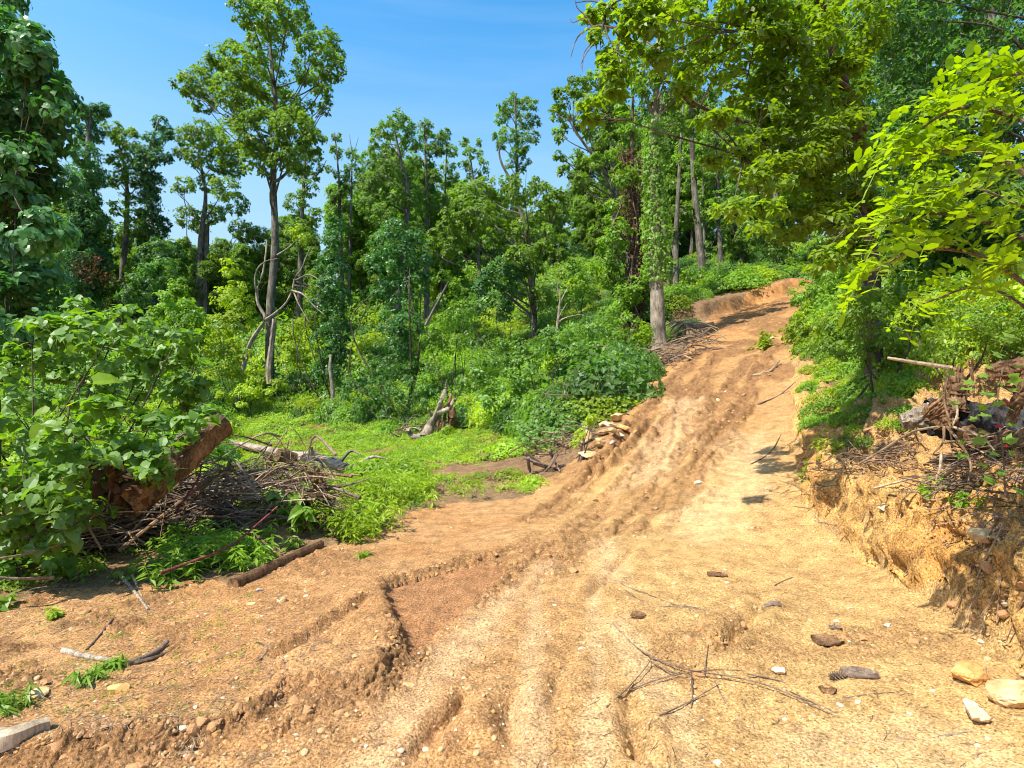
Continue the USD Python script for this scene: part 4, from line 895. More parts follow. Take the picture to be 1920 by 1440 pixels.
# ------------------------------------------------------------------ near foliage
def near_crown(name, label, base_xy, blobs, leafm, seed, leaf, tmpl, per, sub, fill, cat, trunk=None, wpx=0, Yt=8, barkm='bark_dark', droop=.5, out=.7, stems=10, stem_r=.02, depth=.35, **kw):
    """blobs: (px, py, radius px, Y)."""
    rng = R(seed)
    gz = zt1(*base_xy)
    t = thing(name, label, cat, loc=(*base_xy, gz))
    b3 = [(P(px, py, Y + rng.normal() * depth), r / F * Y) for px, py, r, Y in blobs]
    lm = MB()
    if trunk is not None:
        pts = [np.array([*base_xy, gz - .2])] + [P(*q) for q in trunk]
        path = spline(pts, 26); rad = wpx / F * Yt / 2 * (1 - .8 * np.linspace(0, 1, 26) ** 1.2)
        obj('trunk', tube(path, rad, 10, rough=.16, seed=seed), M[barkm], t, smooth=45)
    else:
        path = np.array([[*base_xy, gz - .1]] * 2); rad = [stem_r, stem_r]
    mains = []
    for k, (c, r) in enumerate(b3):
        if trunk is not None:
            if k % 9 == 0:
                q = int(np.argmin(np.abs(path[:, 2] - (c[2] - .35 * np.linalg.norm(c[:2] - path[-1][:2]))))); q = min(max(q, 8), 24)
                a = path[q]; mid = (a + c) / 2 + rng.normal(size=3) * .12 * np.linalg.norm(c - a)
                pth = spline([a, mid, c], 16); mains.append(pth)
                lm.add(tube(pth, np.linspace(min(rad[q] * .45, .035), .008, 16), 6, cap=False))
        elif k % max(1, len(b3) // stems) == 0:
            lm.add(limb(path[0] + rng.normal(size=3) * [.2, .2, 0], c, stem_r, .006, rng, 9, sag=.1))
    for k, (c, r) in enumerate(b3):
        a = c - np.array([0, 0, r])
        if mains:
            allp = np.vstack([p[4:] for p in mains]); a = allp[np.argmin(np.linalg.norm(allp - c, axis=1))]
            if np.linalg.norm(a - c) > .05: lm.add(limb(a, c, .011, .004, rng, 7, sag=-.1))
        for _ in range(4):
            e = c + ball(rng, 1, .6)[0] * r
            lm.add(limb(c - (c - a) * .2, e, .005, .002, rng, 5, sides=4))
    obj('branches', lm.get(), M[barkm], t, smooth=45, kind='stuff')
    obj('foliage', crown(b3, rng, leaf, tmpl, per, fill, sub, droop, out, **kw), M[leafm], t)
    return t

# left: tower of big leaved vine
vb = [(-40, 60, 70, 8.6), (10, 70, 50, 8.4), (45, 95, 42, 8.3), (75, 130, 40, 8.2), (20, 150, 70, 8.0), (90, 190, 36, 8.2), (50, 230, 60, 8.0), (105, 250, 28, 8.3), (0, 250, 70, 8.2), (30, 320, 66, 8.0), (85, 335, 40, 8.2), (20, 410, 70, 8.0), (70, 440, 42, 8.1), (15, 500, 72, 7.9),
      (68, 530, 42, 8.0), (20, 590, 66, 7.8), (70, 610, 36, 8.0), (120, 160, 18, 8.4), (-60, 200, 80, 8.4), (-60, 400, 80, 8.2), (-50, 560, 80, 8.0), (-40, -40, 70, 8.8), (30, 660, 60, 7.7)]
near_crown('vine_smothered_tree', 'tall tree smothered in big dark leaves at the left edge of the picture', P(-30, 800, 8.6)[:2], vb, 'leaf_vine', 301, .105, BROAD, 40, .30, 1.7, 'tree', trunk=[(-30, 500, 8.9), (-20, 250, 8.9), (-10, 60, 8.9)], wpx=50, Yt=8.9, droop=1.0, out=1.4)

# left: big leaved shrub
sb = [(60, 640, 44, 6.0), (130, 632, 50, 6.2), (200, 640, 52, 6.3), (262, 650, 44, 6.3), (305, 668, 36, 6.3), (60, 715, 62, 5.6), (150, 715, 62, 5.7), (240, 712, 52, 5.9), (318, 722, 44, 6.0), (352, 765, 34, 5.9), (60, 800, 70, 5.2), (160, 805, 62, 5.3), (250, 795, 52, 5.5), (315, 808, 40, 5.6),
      (50, 890, 72, 4.8), (140, 905, 60, 4.9), (205, 868, 42, 5.1), (40, 985, 56, 4.5), (110, 985, 46, 4.7), (20, 1065, 40, 4.2), (-60, 760, 80, 5.2), (-60, 900, 80, 4.7), (-50, 1040, 60, 4.2), (340, 850, 26, 5.3), (285, 845, 34, 5.2), (350, 700, 34, 6.1), (330, 640, 26, 6.4), (372, 730, 24, 6.1), (365, 800, 24, 5.4), (300, 880, 26, 5.0), (250, 880, 34, 4.9), (390, 775, 14, 5.5), (230, 600, 30, 6.6), (160, 590, 30, 6.6), (300, 610, 20, 6.6), (180, 960, 30, 4.6), (30, 940, 60, 4.5), (90, 1060, 36, 4.3)]
near_crown('broadleaf_shrub', 'big leaved glossy shrub at the left, growing over the sawn log', P(90, 1050, 5.6)[:2], sb, 'leaf_gloss', 302, .088, BROAD, 20, .22, 1.6, 'shrub', stems=16, stem_r=.014, droop=.3, out=.35, flat=.45, up=1.0, jitter=.5)
yl = thing('yellow_leaf_sprig', 'sprig of large yellow green leaves on the front of the big leaved shrub', 'leaf sprig', loc=P(110, 770, 4.6))
rng = R(303)
pp = np.array([P(90, 772, 4.55), P(120, 790, 4.55), P(130, 760, 4.6), P(85, 800, 4.5), P(175, 715, 4.7)])
ax5 = np.array([[-1, -.2, 0], [-.7, -.6, -.3], [1, 0, .3], [-.4, -.6, -.5], [1, .2, .3]])
for k in range(5): obj('leaf_blade', leaves(pp[k:k + 1], [[.1, -.45, .9]], .17, BROAD, rng, jitter=.2, droop=.3, axis=ax5[k:k + 1]), M['leaf_locust'], yl)
obj('stem', tube(spline([P(115, 860, 4.8), P(125, 800, 4.6), P(130, 760, 4.6)], 8), .008, 5), M['twig'], yl)
fl = MB(); rng = R(304)

# right: overhanging tree
nb = [(1135, 22, 34, 6.2), (1185, 36, 36, 6.2), (1125, 84, 24, 6.1), (1165, 105, 34, 6.2), (1142, 160, 30, 6.2), (1118, 205, 20, 6.2), (1225, 28, 42, 6.3), (1285, 38, 44, 6.3), (1345, 60, 52, 6.4), (1420, 60, 60, 6.5), (1500, 70, 60, 6.7), (1595, 50, 60, 7), (1690, 50, 56, 7), (1770, 30, 50, 7.2),
      (1400, 150, 50, 6.4), (1480, 175, 60, 6.6), (1565, 170, 60, 6.8), (1650, 160, 56, 7), (1425, 232, 44, 6.4), (1500, 262, 54, 6.5), (1580, 258, 54, 6.7), (1392, 292, 30, 6.2), (1445, 330, 44, 6.2), (1520, 345, 48, 6.3), (1600, 330, 46, 6.6), (1430, 405, 30, 6.0), (1480, 418, 44, 6.1), (1560, 420, 44, 6.4),
      (1655, 300, 36, 6.8), (1372, 395, 20, 6.0), (1540, 478, 26, 6.2), (1625, 405, 36, 6.8), (1345, 230, 26, 6.2), (1300, 130, 32, 6.2), (1250, 100, 26, 6.2), (1240, -40, 60, 6.4), (1400, -40, 60, 6.6), (1560, -40, 60, 7), (1330, 300, 16, 6.0), (1275, 175, 16, 6.1), (1690, 230, 40, 7), (1730, 120, 46, 7.2), 
      (1470, 120, 60, 8), (1560, 100, 60, 8.2), (1640, 220, 60, 8), (1520, 220, 60, 8), (1600, 400, 50, 7.6), (1500, 400, 46, 7.2), (1700, 380, 44, 7.6), (1660, 460, 36, 7.4), (1590, 480, 36, 7.4), (1760, 220, 56, 8), (1790, 110, 60, 8), (1850, 210, 56, 8.2), (1700, 310, 50, 8), (1800, 310, 50, 8), (1880, 60, 60, 8), (1660, 20, 70, 8), (1480, 20, 70, 8), (1360, 110, 44, 7.2), (1440, 270, 44, 7.2), (1540, 320, 50, 7.6), (1880, 320, 50, 8.4)]
nb = [(a, b, r, 5.5 + (.22 if Y < 7.1 else .75) * (Y - 6)) for a, b, r, Y in nb if a < 1640]
near_crown('overhanging_tree', 'broad leaved tree whose lit branches overhang the track at the upper right', P(1640, 610, 8.6)[:2], nb, 'leaf_near', 305, .078, LEAF4, 34, .21, 2.5, 'tree', trunk=[(1632, 470, 8.4), (1620, 300, 7.8), (1570, 120, 6.8), (1520, -60, 6.0)], wpx=36, Yt=8.2, droop=.45, out=.3, stem_r=.018, flat=.32, up=1.0, jitter=.45)
bw = thing('bare_twig_branch', 'bare drooping twigs against the sky at the left end of the overhanging branches', 'branch', loc=P(1130, 30, 6))
for line, a, b in [([(1230, 40), (1160, 52), (1120, 48), (1090, 62), (1078, 80), (1070, 108)], .016, .004), ([(1110, 50), (1098, 30), (1082, 14), (1078, -5)], .010, .003), ([(1098, 32), (1075, 42), (1070, 36)], .006, .003), ([(1130, 60), (1110, 80), (1095, 100), (1092, 135)], .010, .003), ([(1112, 78), (1098, 74), (1096, 70)], .005, .003), ([(1128, 70), (1105, 92), (1090, 118), (1090, 128)], .007, .003), ([(1180, 30), (1140, 12), (1110, 2), (1080, 5)], .012, .004)]:
    obj('twig', tube(spline([P(x, y, 6.0) for x, y in line], 14), np.linspace(a, b, 14), 5), M['twig'], bw, smooth=40)

# right: dark tree behind the yellow green branches
db = [(x + dx, y + dy, 46, 10.2 + .35 * ((x + y) // 70 % 4)) for x in range(1670, 1960, 62) for y in range(-20, 420, 62) for dx, dy in [((y * 7) % 29 - 14, (x * 5) % 31 - 15)] if not (1810 < x + dx < 1900 and 40 < y + dy < 150)]
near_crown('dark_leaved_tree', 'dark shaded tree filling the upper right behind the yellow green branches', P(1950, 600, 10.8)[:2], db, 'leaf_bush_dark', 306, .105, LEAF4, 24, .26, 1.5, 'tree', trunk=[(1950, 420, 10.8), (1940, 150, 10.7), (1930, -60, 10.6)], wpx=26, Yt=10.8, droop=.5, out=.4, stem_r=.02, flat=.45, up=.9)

# right: sprays of pinnate leaves
def frond_spray(name, label, pts, r0, seed, n, L=.29, leafm='leaf_locust'):
    rng = R(seed)
    p = np.array([P(*q) for q in pts])
    t = thing(name, label, 'branch', loc=p[0])
    path = spline(p, 24)
    obj('branch', tube(path, np.linspace(r0, .004, 24), 6), M['twig'], t, smooth=40)
    lf, st = MB(), MB()
    for k in range(n):
        u = rng.uniform(.12, 1.0) if k else 1.0
        j = min(int(u * 22), 22); a = path[j]; d = unit(path[j + 1] - path[j])
        side = (-1) ** k
        lat = unit(np.cross(d, [0, 0, 1.0])) * side
        ax = unit(d * rng.uniform(.3, 1.0) + lat * rng.uniform(.4, 1.0) + np.array([0, 0, rng.uniform(-.25, .35)]))
        Lk = L * rng.uniform(.7, 1.15)
        rach = spline([a, a + ax * Lk * .5 + np.array([0, 0, .03]), a + ax * Lk - np.array([0, 0, .10 * Lk / .27])], 9)
        st.add(tube(rach, .0022, 4))
        up = unit(np.cross(np.cross(ax, [0, 0, 1.0]), ax) + .35 * rng.normal(size=3))
        sd = np.cross(up, ax)
        m = 7
        q = spline([rach[0], rach[4], rach[-1]], m + 2)[1:]
        pos = np.repeat(q, 2, 0); s = np.tile([1, -1], len(q))[:, None]
        axs = s * sd + .35 * ax
        nr = np.tile(up, (len(pos), 1))
        lf.add(leaves(pos, nr, 0.052 * Lk / .27, OVAL, rng, jitter=.28, droop=.12, axis=axs * 3))
    obj('leaf_stalks', st.get(), M['leaf_locust'], t, kind='stuff')
    obj('leaflets', lf.get(), M[leafm], t, kind='stuff')
sprays = [('lowest', [(1960, 560, 2.6), (1840, 480, 2.7), (1720, 470, 2.8), (1630, 512, 2.9)], 24), ('second lowest', [(1960, 470, 2.5), (1860, 420, 2.6), (1760, 400, 2.7), (1670, 420, 2.8)], 22),
          ('middle', [(1970, 360, 2.4), (1880, 300, 2.5), (1790, 280, 2.6), (1700, 296, 2.75)], 22), ('second highest', [(1970, 260, 2.4), (1890, 215, 2.5), (1790, 205, 2.6), (1690, 268, 2.7)], 22),
          ('topmost', [(1980, 190, 2.4), (1910, 140, 2.5), (1850, 150, 2.6), (1800, 175, 2.7)], 14)]
for i, (w, pts, n) in enumerate(sprays):
    frond_spray('locust_branch', f'{w} of the yellow green fine leaved branches at the right edge', pts, .012, 310 + i, n + 2)
frond_spray('locust_branch', 'short fine leaved branch dipping to the green slope at the right', [(1980, 640, 2.9), (1900, 560, 3.0), (1820, 540, 3.1), (1730, 570, 3.3)], .010, 320, 18)
frond_spray('locust_branch', 'darker fine leaved branch hanging in the shade behind the yellow green ones', [(1980, 420, 3.1), (1900, 380, 3.2), (1820, 350, 3.3), (1740, 352, 3.5)], .010, 321, 22, leafm='leaf_near')

# maple seedling with red young leaves
mp = thing('maple_sapling', 'maple sapling with lobed green and red leaves on the bank beside the rotten log', 'sapling', loc=P(1880, 900, 3.6))
rng = R(330)
obj('stem', tube(spline([P(1885, 930, 3.5), P(1880, 840, 3.5), P(1870, 760, 3.55), P(1880, 690, 3.6)], 12), np.linspace(.006, .003, 12), 5), M['twig'], mp, smooth=40)
gp_ = [(1840, 740), (1800, 730), (1870, 720), (1900, 700), (1820, 790), (1860, 780), (1900, 770), (1810, 830), (1850, 830), (1905, 830), (1830, 870), (1880, 880), (1915, 870), (1790, 700), (1850, 690), (1900, 735), (1870, 905), (1915, 660), (1760, 735), (1835, 705), (1825, 715), (1855, 735), (1885, 755), (1905, 800), (1835, 810), (1870, 850), (1895, 855), (1815, 855), (1850, 905), (1900, 915), (1840, 665), (1885, 640), (1910, 690), (1790, 760), (1870, 670), (1845, 760)]
q = np.array([P(a, b, 3.5 + rng.normal() * .15) for a, b in gp_])
for k in range(len(q)): obj('green_leaf', leaves(q[k:k + 1], [[-.1, -.5, 1.0]], .075, LOBED, rng, jitter=.45, droop=.45, width=1.1), M['leaf_bush'], mp)
q = np.array([P(a, b, 3.42) for a, b in [(1875, 758), (1880, 800), (1865, 830), (1890, 835), (1876, 775), (1895, 740)]])
for k in range(len(q)): obj('red_leaf', leaves(q[k:k + 1], [[-.1, -.7, .8]], .042, LOBED, rng, jitter=.4, droop=.3), M['leaf_red'], mp)

# ------------------------------------------------------------------ logs, snags, stumps
def rough_tube(path, rad, seed, sides=22, groove=.12, scale=9, lump=.12, cap=True):
    v, f = tube(path, rad, sides, cap=False)
    n = len(path)
    c = np.repeat(np.asarray(path), sides, 0)
    o = v - c; r = np.linalg.norm(o, axis=1, keepdims=True)
    ang = np.tile(np.arange(sides), n); t = np.repeat(np.arange(n), sides)
    k = meshkit.fbm(np.stack([np.cos(ang * 2 * np.pi / sides) * scale * .35, np.sin(ang * 2 * np.pi / sides) * scale * .35, t * .10], -1), 3, seed) - .5
    k2 = meshkit.noise(np.stack([np.cos(ang * 2 * np.pi / sides) * scale, np.sin(ang * 2 * np.pi / sides) * scale, t * .12], -1), seed + 1) - .5
    v = c + o * (1 + lump * 2 * k + groove * k2)[:, None]
    if cap:
        q = np.arange(sides); q2 = (q + 1) % sides; e = (n - 1) * sides; N = len(v)
        v = np.vstack([v, v[:sides].mean(0), v[e:e + sides].mean(0)])
        f = np.vstack([f, np.stack([q2, q, np.full(sides, N)], 1), np.stack([e + q, e + q2, np.full(sides, N + 1)], 1)])
    return v, f
def end_cap(path, rad, v, sides, end=-1):
    ring = v[-sides:] if end == -1 else v[:sides]
    c = ring.mean(0); k = np.arange(sides)
    inner = c + (ring - c) * .55
    vv = np.vstack([ring, inner, c])
    f = np.vstack([np.stack([k, (k + 1) % sides, sides + k], 1), np.stack([(k + 1) % sides, sides + (k + 1) % sides, sides + k], 1), np.stack([sides + k, sides + (k + 1) % sides, np.full(sides, 2 * sides)], 1)])
    return vv, f if end == -1 else f[:, ::-1]

M['bark_log'] = bark_mat('bark_log', (.055, .038, .026), (.26, .18, .115), 11, .5, 1.0)
lg = thing('sawn_log', 'thick sawn tree trunk leaning up out of the big leaved shrub', 'log', loc=P(240, 930, 5.0))
a, b = P(225, 945, 4.95), P(412, 792, 5.75)
path = spline([a, (a + b) / 2 + [0, 0, -.02], b], 60)
rad = np.linspace(.165, .142, 60); sd_ = 40
v, f = rough_tube(path, rad, 5, sd_, .22, 11, .14, False)
up = v[:, 2] - np.repeat(path, sd_, 0)[:, 2]
obj('trunk', (v, f), M['bark_log'], lg, smooth=35)
vv, ff = end_cap(path, rad, v, sd_); obj('sawn_end', (vv + unit(b - a) * .003, ff), M['wood_cut'], lg)
# stripped lower side, where the bark is gone and orange wood shows
fc = v[f].mean(1); cen = np.repeat(path, sd_, 0)[f[:, 0]]
o = fc - cen
sel = (unit(o) @ unit(np.array([.25, -.75, -.60])) > .30 + .25 * (meshkit.noise(fc * 7, 3) - .5))
u, inv = np.unique(f[sel], return_inverse=True)
cu = np.repeat(path, sd_, 0)[u]
obj('bare_wood', (cu + (v[u] - cu) * 1.02, inv.reshape(-1, 3)), M['wood_orange'], lg, smooth=35, label='orange bare wood where the bark has fallen off')
obj('broken_stub', rough_tube(spline([P(395, 785, 5.7), P(385, 775, 5.7), P(368, 765, 5.7)], 8), np.linspace(.03, .012, 8), 4, 8)[0:2], M['wood_brown'], lg, smooth=30)

# torn root snag at the back of the meadow
sn = thing('root_snag', 'torn upright grey root snag with a sharp spike at the back of the meadow', 'snag', loc=P(810, 830, 17))
Ys = 17
for nm, line, a, b, m in [('spike', [(797, 822), (806, 800), (818, 778), (828, 750), (836, 728), (838, 712)], .17, .015, 'wood_grey'), ('root', [(800, 815), (780, 820), (768, 812), (765, 805)], .13, .05, 'wood_grey'), ('root', [(800, 815), (803, 830), (812, 838)], .13, .05, 'wood_grey'),
                          ('root', [(822, 772), (838, 768), (850, 752), (856, 748)], .11, .03, 'wood_grey'), ('spike', [(830, 772), (842, 755), (846, 738)], .07, .03, 'wood_brown'), ('root', [(845, 765), (850, 785), (845, 805), (838, 818)], .12, .08, 'wood_brown'),
                          ('root', [(812, 782), (804, 770), (802, 764)], .05, .02, 'wood_grey'), ('root', [(785, 818), (776, 828), (788, 838)], .07, .03, 'wood_brown')]:
    pth = spline([P(x, y, Ys + .15 * math.sin(i * 2.1 + a * 30)) for i, (x, y) in enumerate(line)], 22)
    obj(nm, rough_tube(pth, np.linspace(a, b, 22), 7, 12, .3, 8, .3), M[m], sn, smooth=35)
obj('torn_wood', (lambda: (lambda mb: [mb.add(rough_tube(spline([P(835 + dx, 772, Ys + .05), P(832 + dx * 1.3, 796, Ys), P(830 + dx * 1.2, 812, Ys)], 14), np.linspace(.05, .025, 14), int(50 + dx), 9, .5, 8, .5)) for dx in (-8, 0, 8)] and mb.get())(MB()))(), M['wood_brown'], sn, smooth=30)

# weathered fallen log in the meadow with a sawn stump end
fg = thing('fallen_log', 'weathered grey fallen log with fibrous roots lying across the near meadow', 'log', loc=gp(560, 885))
g0, g1, g2, g3 = gp(430, 842), gp(530, 868), gp(600, 885), gp(680, 895)
path = spline([g0 + [0, 0, .20], g1 + [0, 0, .22], g2 + [0, 0, .18], g3 + [0, 0, .04]], 50)
obj('trunk', rough_tube(path, np.linspace(.10, .15, 50) * np.interp(np.linspace(0, 1, 50), [0, .6, 1], [.8, 1.15, .6]), 9, 20, .35, 9, .35), M['wood_grey'], fg, smooth=35)
rng = R(341)
for k in range(14):
    a = path[rng.integers(24, 46)]; d = unit(np.array([rng.normal() * .8 + .6, rng.normal() * .6, rng.uniform(-.1, .5)]))
    L = rng.uniform(.3, .9)
    obj('root', rough_tube(spline([a, a + d * L * .5 + rng.normal(size=3) * .05, a + d * L - [0, 0, .25 * L]], 12), np.linspace(.045, .012, 12), 60 + k, 8), M['wood_grey'] if k % 2 else M['twig_tan'], fg, smooth=35)
sp = thing('sawn_stump', 'small sawn block of orange wood lying against the weathered fallen log', 'stump', loc=gp(540, 880))
pc = P(528, 852, gp(540, 880)[1] - .25)
path = spline([pc + [.16, .25, -.12], pc + [.05, .08, -.04], pc + [-.06, -.04, 0.0]], 12)
v, f = rough_tube(path, np.full(12, .13), 14, 18, .12, 9, .1, False)
obj('block', (v, f), M['wood_brown'], sp, smooth=35); vv, ff = end_cap(path, None, v, 18); obj('sawn_end', (vv + unit(path[-1] - path[-2]) * .003, ff), M['wood_orange'], sp)
us = thing('upright_stick', 'pale broken stick standing upright against the fallen log', 'stick', loc=gp(585, 900))
pb = gp(588, 895)
obj('stick', rough_tube(spline([pb, P(587, 860, pb[1]), P(584, 838, pb[1])], 14), np.linspace(.035, .022, 14), 15, 9), M['wood_grey'], us, smooth=35)

def ground_stick(name, label, pts, r0, r1, m, cat='stick', lift=.6, seed=1, group=None, forks=()):
    p = np.array([zt_ray(*q[:2]) + [0, 0, (q[2] if len(q) > 2 else 0) + r0 * lift] for q in pts])
    t = thing(name, label, cat, loc=p[0], group=group)
    path = spline(p, 7 * len(p))
    for k in range(len(path)):
        gz = zt1(path[k][0], path[k][1]); path[k][2] = max(path[k][2], gz + r0 * .45)
    obj('stem', rough_tube(path, np.linspace(r0, r1, len(path)), seed, 9, .2, 7, .2), M[m], t, smooth=35)
    for i, (fp, a, b) in enumerate(forks):
        q = np.array([zt_ray(*c[:2]) + [0, 0, (c[2] if len(c) > 2 else 0) + a] for c in fp])
        obj('fork', rough_tube(spline(q, 12), np.linspace(a, b, 12), seed + i, 7, .2, 7, .2), M[m], t, smooth=35)
    return t
ground_stick('fallen_pole', 'long brown rotting pole lying along the edge of the dirt below the green weeds', [(436, 1104), (490, 1078), (545, 1052), (602, 1026)], .050, .036, 'wood_brown', 'log', seed=21)
ground_stick('pale_stick', 'pale forked stick on the dirt at the foot of the twig heap', [(222, 1082, .03), (245, 1104), (262, 1125), (278, 1146)], .014, .009, 'wood_grey', seed=22, forks=[([(248, 1092, .05), (258, 1104), (266, 1120)], .008, .005)])
ground_stick('grey_stick', 'short thick grey stick with a knot among the weeds at the lower left', [(118, 1224), (150, 1232), (185, 1240), (214, 1243)], .019, .013, 'wood_grey', seed=23)
ground_stick('brown_stick', 'curved brown branch end just right of the short thick grey stick', [(236, 1252), (270, 1238), (300, 1222), (314, 1212, .02)], .020, .014, 'twig', seed=24, forks=[([(250, 1248), (290, 1238), (318, 1226)], .012, .008)])
ground_stick('brown_stick', 'dark straight twig pointing up right in the weeds at the lower left', [(162, 1222), (185, 1196), (212, 1168, .02)], .009, .006, 'twig', seed=25)
ground_stick('wood_slab', 'flat pale slab of split wood at the lower left corner', [(-10, 1405), (30, 1392), (70, 1376), (92, 1368)], .05, .030, 'wood_pale', 'wood slab', lift=.5, seed=26)
ground_stick('thin_twig', 'thin pale twig leaning over the broken lip of the rut', [(672, 1322), (690, 1300), (705, 1285), (725, 1270, .03)], .005, .003, 'twig_tan', seed=27)
ground_stick('thin_twig', 'thin crooked black twig on the dirt between the two ruts at the left', [(478, 1245), (492, 1235), (502, 1220), (498, 1212), (480, 1205)], .005, .003, 'twig', seed=28)
# twigs on the golden clay
ground_stick('dry_branch', 'long forked dry branch across the golden dirt, largest of the twigs there', [(1148, 1170), (1185, 1208), (1225, 1240, .02), (1290, 1268, .03), (1370, 1280, .03), (1450, 1298, .02), (1560, 1342)], .0052, .003, 'twig', 'branch', seed=31,
             forks=[([(1138, 1330), (1180, 1298, .02), (1212, 1262, .03), (1222, 1240, .02)], .0045, .002), ([(1180, 1300, .01), (1250, 1282, .03), (1330, 1272, .04), (1400, 1270, .03)], .0045, .002), ([(1236, 1346), (1290, 1322, .01), (1350, 1296, .03)], .0045, .002), ([(1215, 1240), (1250, 1270, .03), (1270, 1276, .03)], .004, .003),
                    ([(1340, 1290, .03), (1360, 1320), (1392, 1365)], .004, .002), ([(1296, 1276, .03), (1298, 1312, .01), (1296, 1330)], .004, .003), ([(1400, 1272, .02), (1440, 1276, .01), (1475, 1284)], .005, .003), ([(1320, 1270, .02), (1324, 1240, .01), (1328, 1212)], .003, .002), ([(1480, 1306, .02), (1530, 1322), (1570, 1340)], .004, .003)])
ground_stick('dry_branch', 'thin forked dry twig in the middle of the golden dirt, above the largest one', [(1130, 1096), (1180, 1104), (1230, 1122), (1275, 1138), (1330, 1146)], .006, .004, 'twig', 'branch', seed=32, forks=[([(1170, 1106), (1200, 1126), (1240, 1140)], .004, .003), ([(1236, 1140), (1280, 1138), (1310, 1142)], .005, .003)])
ground_stick('dry_twig', 'straight short dry twig left of the flat pieces of bark at the lower right', [(1580, 1312), (1630, 1304), (1686, 1300)], .005, .004, 'twig', seed=33)
ground_stick('dry_twig', 'short thick dark twig above the piece of bark on the golden dirt', [(1452, 1100), (1468, 1092), (1486, 1084)], .006, .004, 'twig', seed=34)
ground_stick('dry_twig', 'small dark twig on the pale streak left of the forked twig', [(1030, 1124), (1052, 1131), (1076, 1138)], .005, .003, 'twig', seed=35)
ground_stick('dry_twig', 'short straight twig just above the curled bark', [(1592, 1194), (1612, 1197), (1632, 1200)], .004, .003, 'twig', seed=36)
ground_stick('pale_stick', 'thin pale stick in front of the yellow rock at the lower right corner', [(1760, 1384), (1790, 1380), (1824, 1374)], .005, .004, 'wood_grey', seed=37)
ground_stick('dry_twig', 'small dark twig near the bottom edge left of the thin pale stick', [(1680, 1386), (1700, 1388), (1716, 1388)], .004, .003, 'twig', seed=38)
# sticks along the upper track
ground_stick('bent_branch', 'long bent dead branch arching over the left edge of the track above the rock pile', [(1118, 778), (1145, 745, .12), (1165, 722, .30), (1205, 738, .05)], .045, .030, 'wood_brown', 'branch', seed=41, forks=[([(1105, 770), (1130, 735, .15), (1138, 728, .25)], .05, .03), ([(1112, 772), (1160, 748, .05), (1185, 732, .05)], .028, .015)])
ground_stick('curved_root', 'single curved root lying on the slope right of the bent dead branch', [(1198, 758), (1216, 750), (1230, 742), (1228, 734)], .022, .012, 'twig_tan', 'root', seed=42)
ground_stick('dark_branch', 'dark dead branch lying on the left edge of the upper track', [(1290, 645), (1312, 640, .1), (1330, 632, .2)], .07, .04, 'twig', 'branch', seed=43)
ground_stick('track_stick', 'pale thin stick on the right edge of the upper track', [(1412, 705), (1440, 700), (1462, 686, .1)], .022, .014, 'twig_tan', seed=44)
ground_stick('track_stick', 'thin dark stick lying down the right edge of the track below the bushes', [(1420, 760), (1460, 744), (1492, 728, .1)], .014, .010, 'twig', seed=45)
ground_stick('track_stick', 'long thin dark root running down the bank right of the middle of the track', [(1408, 872), (1430, 860), (1448, 845), (1465, 815)], .010, .006, 'twig', seed=46)

# dark branch tangle at the meadow's right end
dt = thing('branch_tangle', 'dark dead branch tangle where the meadow meets the track', 'branch', loc=gp(1010, 890))
rng = R(345); g = gp(1020, 885)
for line in ([(985, 858, .15), (1002, 866, .2), (1030, 874, .15), (1050, 880, .05)], [(990, 858, .2), (994, 885, 0), (1000, 900, 0)], [(1030, 845, .3), (1040, 865, .15), (1050, 885, 0)], [(998, 895, 0), (1030, 882, .1), (1060, 870, .1)], [(985, 850, .3), (1015, 870, .2), (1036, 892, 0)], [(1045, 850, .25), (1030, 875, .1), (1010, 895, 0)], [(1000, 868, .15), (1040, 880, .1), (1062, 878, .05)]):
    obj('branch', rough_tube(spline([P(x, y, g[1] + rng.normal() * .08) for x, y, h in line], 14), np.linspace(.03, .012, 14), int(rng.integers(99)), 7, .3, 7, .3), M['twig'], dt, smooth=35)

# root ball above the track
rb = thing('root_ball', 'upturned ball of pale radiating roots beside the top of the track', 'root ball', loc=gp(1290, 650))
Yb = 18.5; rng = R(346); c0 = P(1283, 612, Yb)
for k in range(26):
    a = rng.uniform(-.2, 3.5); d = np.array([math.cos(a) * .9, -.5 + rng.normal() * .3, -abs(math.sin(a)) * .8]) * rng.uniform(.5, .95)
    obj('root', tube(spline([c0 + [0, 0, .12], c0 + d * .5 + [0, 0, .14], c0 + d + rng.normal(size=3) * .06], 9), np.linspace(.035, .010, 9), 5), M['twig_tan'] if k % 3 else M['twig'], rb, smooth=35)
obj('stem', rough_tube(spline([P(1290, 612, 18.6), P(1312, 612, 18.6), P(1338, 606, 18.7)], 16), np.linspace(.10, .06, 16), 8, 10), M['wood_grey'], rb, smooth=35)
cl = thing('cut_log', 'short grey cut log on the crest at the top end of the track', 'log', loc=P(1405, 560, 23))
path = spline([P(1408, 528, 24.2), P(1405, 545, 23.4), P(1402, 556, 22.9)], 14)
v, f = rough_tube(path, np.full(14, .14), 17, 16, .1, 9, .08, False); obj('trunk', (v, f), M['wood_grey'], cl, smooth=35)
vv, ff = end_cap(path, None, v, 16); obj('sawn_end', (vv + unit(path[-1] - path[-2]) * .004, ff), M['wood_cut'], cl)

